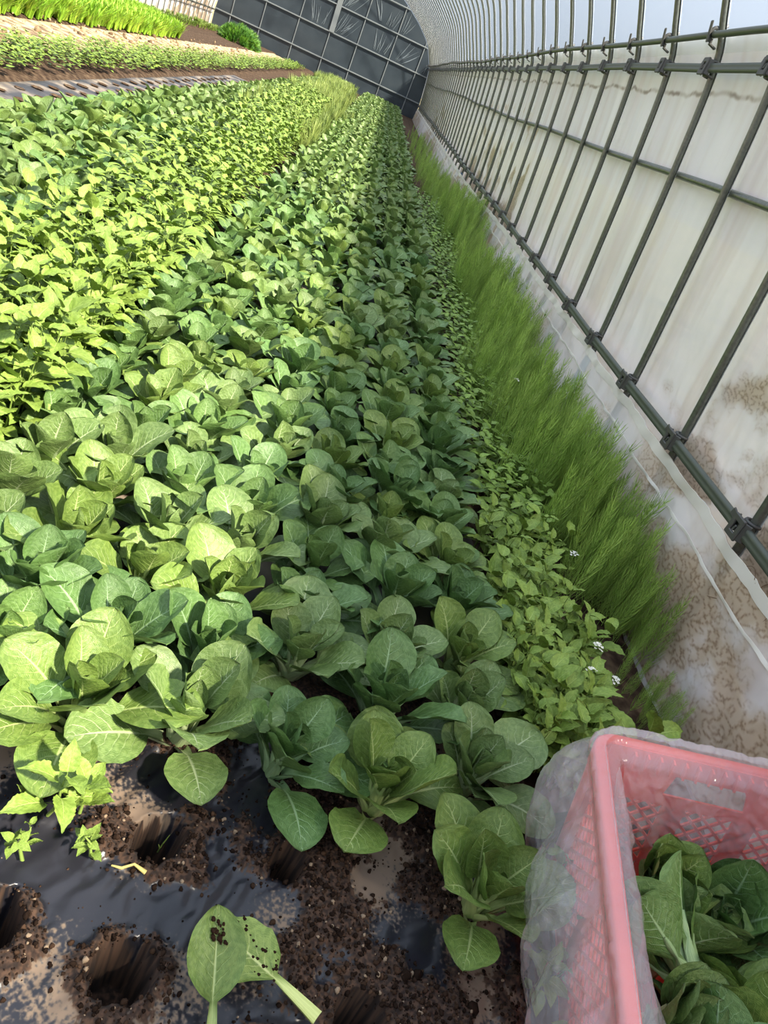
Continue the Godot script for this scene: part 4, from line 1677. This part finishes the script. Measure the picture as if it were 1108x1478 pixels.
func wall_lattice(a: Acc, length: float, h: float, place: Callable, th: float, handle: bool) -> void:
	# bars given as polygons in (u, y), extruded by th
	var bars := []
	bars.append([Vector2(0, 0), Vector2(length, 0), Vector2(length, 0.05), Vector2(0, 0.05)])
	bars.append([Vector2(0, h - 0.07), Vector2(length, h - 0.07), Vector2(length, h - 0.0), Vector2(0, h - 0.0)])
	var y0 := 0.05
	var y1 := h - 0.07
	if handle:
		# handle slot in the middle of the top band: split it
		bars.pop_back()
		var hx0 := length * 0.5 - 0.06
		var hx1 := length * 0.5 + 0.06
		bars.append([Vector2(0, h - 0.036), Vector2(length, h - 0.036), Vector2(length, h), Vector2(0, h)])
		bars.append([Vector2(0, h - 0.076), Vector2(hx0, h - 0.076), Vector2(hx0 + 0.008, h - 0.036), Vector2(0, h - 0.036)])
		bars.append([Vector2(hx1, h - 0.076), Vector2(length, h - 0.076), Vector2(length, h - 0.036), Vector2(hx1 - 0.008, h - 0.036)])
		bars.append([Vector2(0, h - 0.098), Vector2(length, h - 0.098), Vector2(length, h - 0.076), Vector2(0, h - 0.076)])
		y1 = h - 0.098
	for u in [0.0, length * 0.34, length * 0.66, length - 0.035]:
		bars.append([Vector2(u, y0), Vector2(u + 0.035, y0), Vector2(u + 0.035, y1), Vector2(u, y1)])
	# diagonal lattice both ways
	var gap := 0.026
	var span := y1 - y0
	var k := -span
	while k < length:
		for s in 2:
			var u0 := k if s == 0 else k + span
			var u1 := k + span if s == 0 else k
			var q := [Vector2(u0, y0), Vector2(u0 + 0.006, y0), Vector2(u1 + 0.006, y1), Vector2(u1, y1)]
			var poly := Geometry2D.intersect_polygons(PackedVector2Array(q), PackedVector2Array([Vector2(0, y0), Vector2(length, y0), Vector2(length, y1), Vector2(0, y1)]))
			for piece in poly:
				bars.append(Array(piece))
		k += gap
	for bar in bars:
		var n: int = bar.size()
		var area := 0.0
		for q in n:
			area += (bar[q] as Vector2).cross(bar[(q + 1) % n])
		if area < 0.0:
			bar.reverse()
		var st := a.v.size()
		for d in [-th / 2, th / 2]:
			for q in bar:
				a.v.append(place.call(q.x, q.y, d))
				a.uv.append(Vector2.ZERO)
				a.c.append(Color.WHITE)
		for q in range(1, n - 1):
			a.i.append_array([st, st + q, st + q + 1])
			a.i.append_array([st + n, st + n + q + 1, st + n + q])
		# sides need their own corners so that edges stay crisp
		for q in n:
			var s2 := a.v.size()
			for e in [[q, -1], [(q + 1) % n, -1], [(q + 1) % n, 1], [q, 1]]:
				var pt: Vector2 = bar[e[0]]
				a.v.append(place.call(pt.x, pt.y, e[1] * th / 2))
				a.uv.append(Vector2.ZERO)
				a.c.append(Color.WHITE)
			a.quad(s2, s2 + 3, s2 + 2, s2 + 1)


func make_bag(at: Transform3D, w: float, l: float, h: float) -> void:
	# thin clear bag: hangs loose outside, folds over the rim and lines the inside
	var a := Acc.new()
	var rc := 0.045
	var ring := []
	var corners := [[rc, rc, PI], [w - rc, rc, -PI / 2], [w - rc, l - rc, 0.0], [rc, l - rc, PI / 2]]
	for c in corners.size():
		for k in 20:
			var t: float = corners[c][2] + PI / 2 * k / 19.0
			ring.append([Vector2(corners[c][0] + rc * cos(t), corners[c][1] + rc * sin(t)), Vector2(cos(t), sin(t))])
		var nx: Array = corners[(c + 1) % 4]
		var te: float = corners[c][2] + PI / 2
		var p0 := Vector2(corners[c][0] + rc * cos(te), corners[c][1] + rc * sin(te))
		var p1 := Vector2(nx[0] + rc * cos(nx[2]), nx[1] + rc * sin(nx[2]))
		var n := 130 if c % 2 == 1 else 90
		for k in range(1, n):
			ring.append([p0.lerp(p1, k / float(n)), Vector2(cos(te), sin(te))])
	var nz := FastNoiseLite.new()
	nz.seed = 17
	nz.frequency = 1.0
	nz.fractal_octaves = 4
	var m := ring.size()
	# profile: (outward, height); starts at the loose hem outside, ends inside
	var prof := []
	for k in 56:
		var t := k / 55.0
		prof.append(Vector2(0.030 - 0.018 * t + 0.03 * sin(PI * t) , lerpf(-0.215, -0.006, t)))
	for k in 9:
		var t := PI * k / 8.0
		prof.append(Vector2(0.003 + 0.012 * cos(t), 0.010 * sin(t) + 0.002))
	for k in 56:
		var t := (k + 1) / 56.0
		prof.append(Vector2(-0.014 - 0.016 * smoothstep(0.0, 0.06, t) - 0.016 * t - 0.02 * sin(PI * t), lerpf(0.0, -0.235, t)))
	for j in prof.size():
		for k in m + 1:
			var e: Array = ring[k % m]
			var p: Vector2 = e[0]
			var q: Vector2 = e[1]
			var o: float = prof[j].x
			var y: float = prof[j].y
			var far := smoothstep(0.0, 0.05, absf(y))
			var ang := 40.0 * p.x + 33.0 * p.y
			# long vertical folds below the rim, fine crinkles everywhere
			var fold := nz.get_noise_2d(p.x * 9.0 + 3.0 + y * 1.0, p.y * 9.0 + y * 0.8 + (60.0 if j > 60 else 0.0))
			var fine := 1.0 - 3.2 * absf(nz.get_noise_3d(p.x * 26.0, y * 20.0, p.y * 26.0)) + 0.5 * nz.get_noise_3d(p.x * 80.0 + 9.0, y * 60.0, p.y * 80.0)
			var sag := 0.0
			if j < 60:
				# bulges out at the far left corner and along the left side
				sag = 0.016 * far * (1.0 - smoothstep(0.0, 0.2, p.x)) + 0.006 * far * fold
				o += 0.013 * far * fold + 0.0014 * fine + sag
			else:
				o += 0.018 * far * fold + 0.0022 * fine * (0.4 + far)
				o = minf(o, -0.006 - 0.018 * smoothstep(0.0, 0.014, -y))
			var xz := p + q * o
			a.v.append(Vector3(xz.x, h + 0.004 + y + 0.0012 * fine, xz.y))
			a.uv.append(Vector2(k / float(m), j / float(prof.size())))
			a.c.append(Color.WHITE)
	a.grid(prof.size(), m + 1, 0, false)
	var bag := thing("bag", at, "thin clear plastic bag folded over the red crate's rim", "bag")
	part("film", a.mesh(), M.bag, bag)


func make_harvest(at: Transform3D, w: float, l: float) -> void:
	# cut heads lie inside the crate: position in the crate, lean direction, lean angle, scale, looks
	var heads := [
		[Vector3(0.10, 0.10, 0.11), 0.6, 0.55, 1.0, "harvested bok choy with upright paddle leaves at the crate's far corner"],
		[Vector3(0.23, 0.08, 0.11), -0.4, 0.5, 0.98, "harvested bok choy leaning on the crate's far end"],
		[Vector3(0.10, 0.09, 0.21), 2.4, 0.7, 1.02, "harvested bok choy with glossy dark heart beside the left crate wall"],
		[Vector3(0.24, 0.09, 0.22), 1.1, 0.8, 1.0, "harvested bok choy in the middle of the crate"],
		[Vector3(0.15, 0.15, 0.27), 3.9, 1.25, 1.05, "harvested bok choy lying with pale stalks showing in the crate"],
		[Vector3(0.24, 0.14, 0.36), 3.3, 1.25, 1.0, "harvested bok choy lying by the crate's right wall"],
		[Vector3(0.13, 0.13, 0.40), 2.7, 1.1, 1.0, "harvested bok choy near the crate's front left"],
		[Vector3(0.075, 0.12, 0.31), 0.9, 0.5, 0.9, "small harvested bok choy squeezed against the crate's left wall"],
		[Vector3(0.23, 0.10, 0.43), 0.2, 0.9, 1.0, "harvested bok choy at the crate's near end"],
	]
	for e in heads:
		var b := Basis(Vector3.UP, e[1]) * Basis(Vector3.RIGHT, e[2])
		var t := at * Transform3D(b.scaled(Vector3.ONE * e[3]), e[0])
		var o := thing("harvested_bok_choy", t, e[4], "bok choy", "cut bok choy heads in the crate")
		var mat: Material = M.bok[rng.randi() % 4]
		for p in leaf_plan(14):
			if p[0] == "outer":
				p[0] = "mid"
			p[2] -= 0.12
			part("heart_leaf" if p[0] == "heart" else "leaf", LEAF[p[0]][rng.randi() % 5], mat, o, leaf_at(p))
		var butt := Acc.new()
		butt.tube(PackedVector3Array([Vector3(0, -0.012, 0), Vector3(0, -0.008, 0), Vector3(0, 0.012, 0), Vector3(0, 0.03, 0)]), PackedFloat32Array([0.010, 0.016, 0.019, 0.012]), 12)
		part("butt", butt.mesh(), M.stalk_pale if M.has("stalk_pale") else M.stem, o)


# ---------------------------------------------------------------- foreground litter
func make_foreground() -> void:
	# two plucked leaves on the plastic
	var lying := {"pet": 0.065, "len": 0.095, "w": 0.078, "pw": 0.018, "a0": 84.0, "a1": 96.0, "cup": 0.08, "bend": 1.0, "wave": 0.12, "nv": 18, "nu": 11, "seed": 5, "thick": 0.006, "twist": 0.1, "lean": 0.05}
	var l1 := thing("fallen_leaf", spin(deg_to_rad(240.0), 0.0, 0.0, 1.0, Vector3(0.285, 0.058, -0.468)), "pale plucked leaf speckled with soil, its stalk pointing right", "leaf", "plucked leaves on the plastic")
	part("blade", leaf_mesh(lying), M.yellow_leaf, l1)
	var stand := {"pet": 0.05, "len": 0.095, "w": 0.070, "pw": 0.016, "a0": 52.0, "a1": 66.0, "cup": 0.14, "bend": 1.0, "wave": 0.08, "nv": 18, "nu": 11, "seed": 8, "thick": 0.006, "twist": 0.1, "lean": 0.05}
	var l2 := thing("fallen_leaf", spin(deg_to_rad(196.0), 0.0, 0.0, 1.0, Vector3(0.172, 0.045, -0.415)), "upright plucked leaf with a clot of soil near its tip", "leaf", "plucked leaves on the plastic")
	part("blade", leaf_mesh(stand), M.bok[2], l2)
	# soil specks stuck on both
	var cm := crumb_mesh()
	var dark := std(c8(48, 34, 26), 0.95, 0.1)
	for k in 40:
		var p := Vector3(rng.randfn(0.0, 0.014), 0.012 + 0.003 * rng.randf(), rng.randf_range(0.05, 0.145))
		part("soil_speck", cm, dark, l1, Transform3D(Basis.IDENTITY.scaled(Vector3.ONE * rng.randf_range(0.0007, 0.0022)), p))
	for k in 26:
		var q := Vector2(rng.randfn(0.0, 0.006), rng.randfn(0.0, 0.006))
		var ang := deg_to_rad(58.0)
		var s := 0.118 + q.y
		part("soil_speck", cm, dark, l2, Transform3D(Basis.IDENTITY.scaled(Vector3.ONE * rng.randf_range(0.0012, 0.003)), Vector3(q.x, s * cos(ang) + 0.003, s * sin(ang) - 0.004)))
	# young serrated weed at the left edge of the bed
	weed("serrated_weed", spin(0.5, 0.06, -0.08, 1.0, Vector3(-0.085, 0.045, -0.64)), 0.075, 4, 0.8, M.weed, "young serrated weed at the bare front edge, far left", "weed", "")
	weed("serrated_weed", spin(2.0, -0.06, 0.08, 1.0, Vector3(-0.05, 0.045, -0.655)), 0.06, 3, 0.6, M.weed, "smaller serrated weed behind the young one at far left", "weed", "")
	for k in 5:
		var p: Vector3 = [Vector3(-0.02, 0.045, -0.62), Vector3(-0.115, 0.045, -0.59), Vector3(-0.13, 0.045, -0.63), Vector3(-0.09, 0.045, -0.575), Vector3(-0.01, 0.045, -0.60)][k]
		weed("creeping_weed", spin(k * 1.3, 0.5, 0.3, 1.0, p), 0.04, 3, 0.24, M.weed, "tiny creeping weed sprig on the soil at far left", "weed", "creeping sprigs on the bare soil")
	# weeds in the shade between the last head and the crate
	for k in 9:
		var p := Vector3(0.60 + 0.07 * rng.randf(), 0.02, -0.5 - 0.26 * rng.randf())
		weed("shade_weed", spin(rng.randf() * TAU, 0.1, 0.1, 1.0, p), rng.randf_range(0.03, 0.07), 3, rng.randf_range(0.35, 0.6), M.weed, "small weed in the shade left of the crate", "weed", "weeds beside the crate")
	# a yellow withered stalk and a grass sprout in the hole
	var wi := Acc.new()
	wi.tube(PackedVector3Array([Vector3(-0.02, 0.002, 0), Vector3(-0.008, 0.006, 0.004), Vector3(0.006, 0.007, -0.003), Vector3(0.022, 0.003, 0.003)]), PackedFloat32Array([0.0012, 0.002, 0.0018, 0.0032]), 6)
	var ws := part("withered_stalk", wi.mesh(), std(c8(204, 188, 112), 0.7), self, Transform3D(Basis(Vector3.UP, 0.1), Vector3(0.03, 0.045, -0.597)))
	tag(ws, "curled yellow withered stalk on the dusty plastic", "stalk")
	var gr := Acc.new()
	gr.tube(PackedVector3Array([Vector3(0, 0, 0), Vector3(0.002, 0.02, 0.001), Vector3(0.006, 0.045, 0.003)]), PackedFloat32Array([0.0012, 0.001, 0.0004]), 5)
	gr.tube(PackedVector3Array([Vector3(0.001, 0.008, 0), Vector3(-0.003, 0.018, 0.001)]), PackedFloat32Array([0.0009, 0.0004]), 5)
	var gs := part("grass_sprout", gr.mesh(), M.stem, self, Transform3D(Basis.IDENTITY, Vector3(0.062, 0.0, -0.66)))
	tag(gs, "single thin grass sprout growing in the dug planting hole", "grass")
	# dry roots caught in the film near the crate
	var roots := Acc.new()
	for k in 70:
		var p := Vector3(1.118, rng.randf_range(0.16, 0.42), rng.randf_range(-1.42, -0.9))
		var path := PackedVector3Array([p])
		var d := Vector2.from_angle(rng.randf() * TAU)
		var turn := rng.randf_range(-0.9, 0.9)
		for s in 9:
			d = d.rotated(turn * rng.randf_range(0.3, 1.2))
			p += Vector3(rng.randf_range(-0.001, 0.001), d.y * 0.009, d.x * 0.009)
			path.append(p)
		roots.tube(path, PackedFloat32Array([0.0006]), 3, Color.WHITE, false)
	var ro := part("dry_roots", roots.mesh(), std(c8(112, 78, 50), 0.9), self)
	tag(ro, "tangle of dry brown rootlets clinging to the wall film", "roots", "", "stuff")
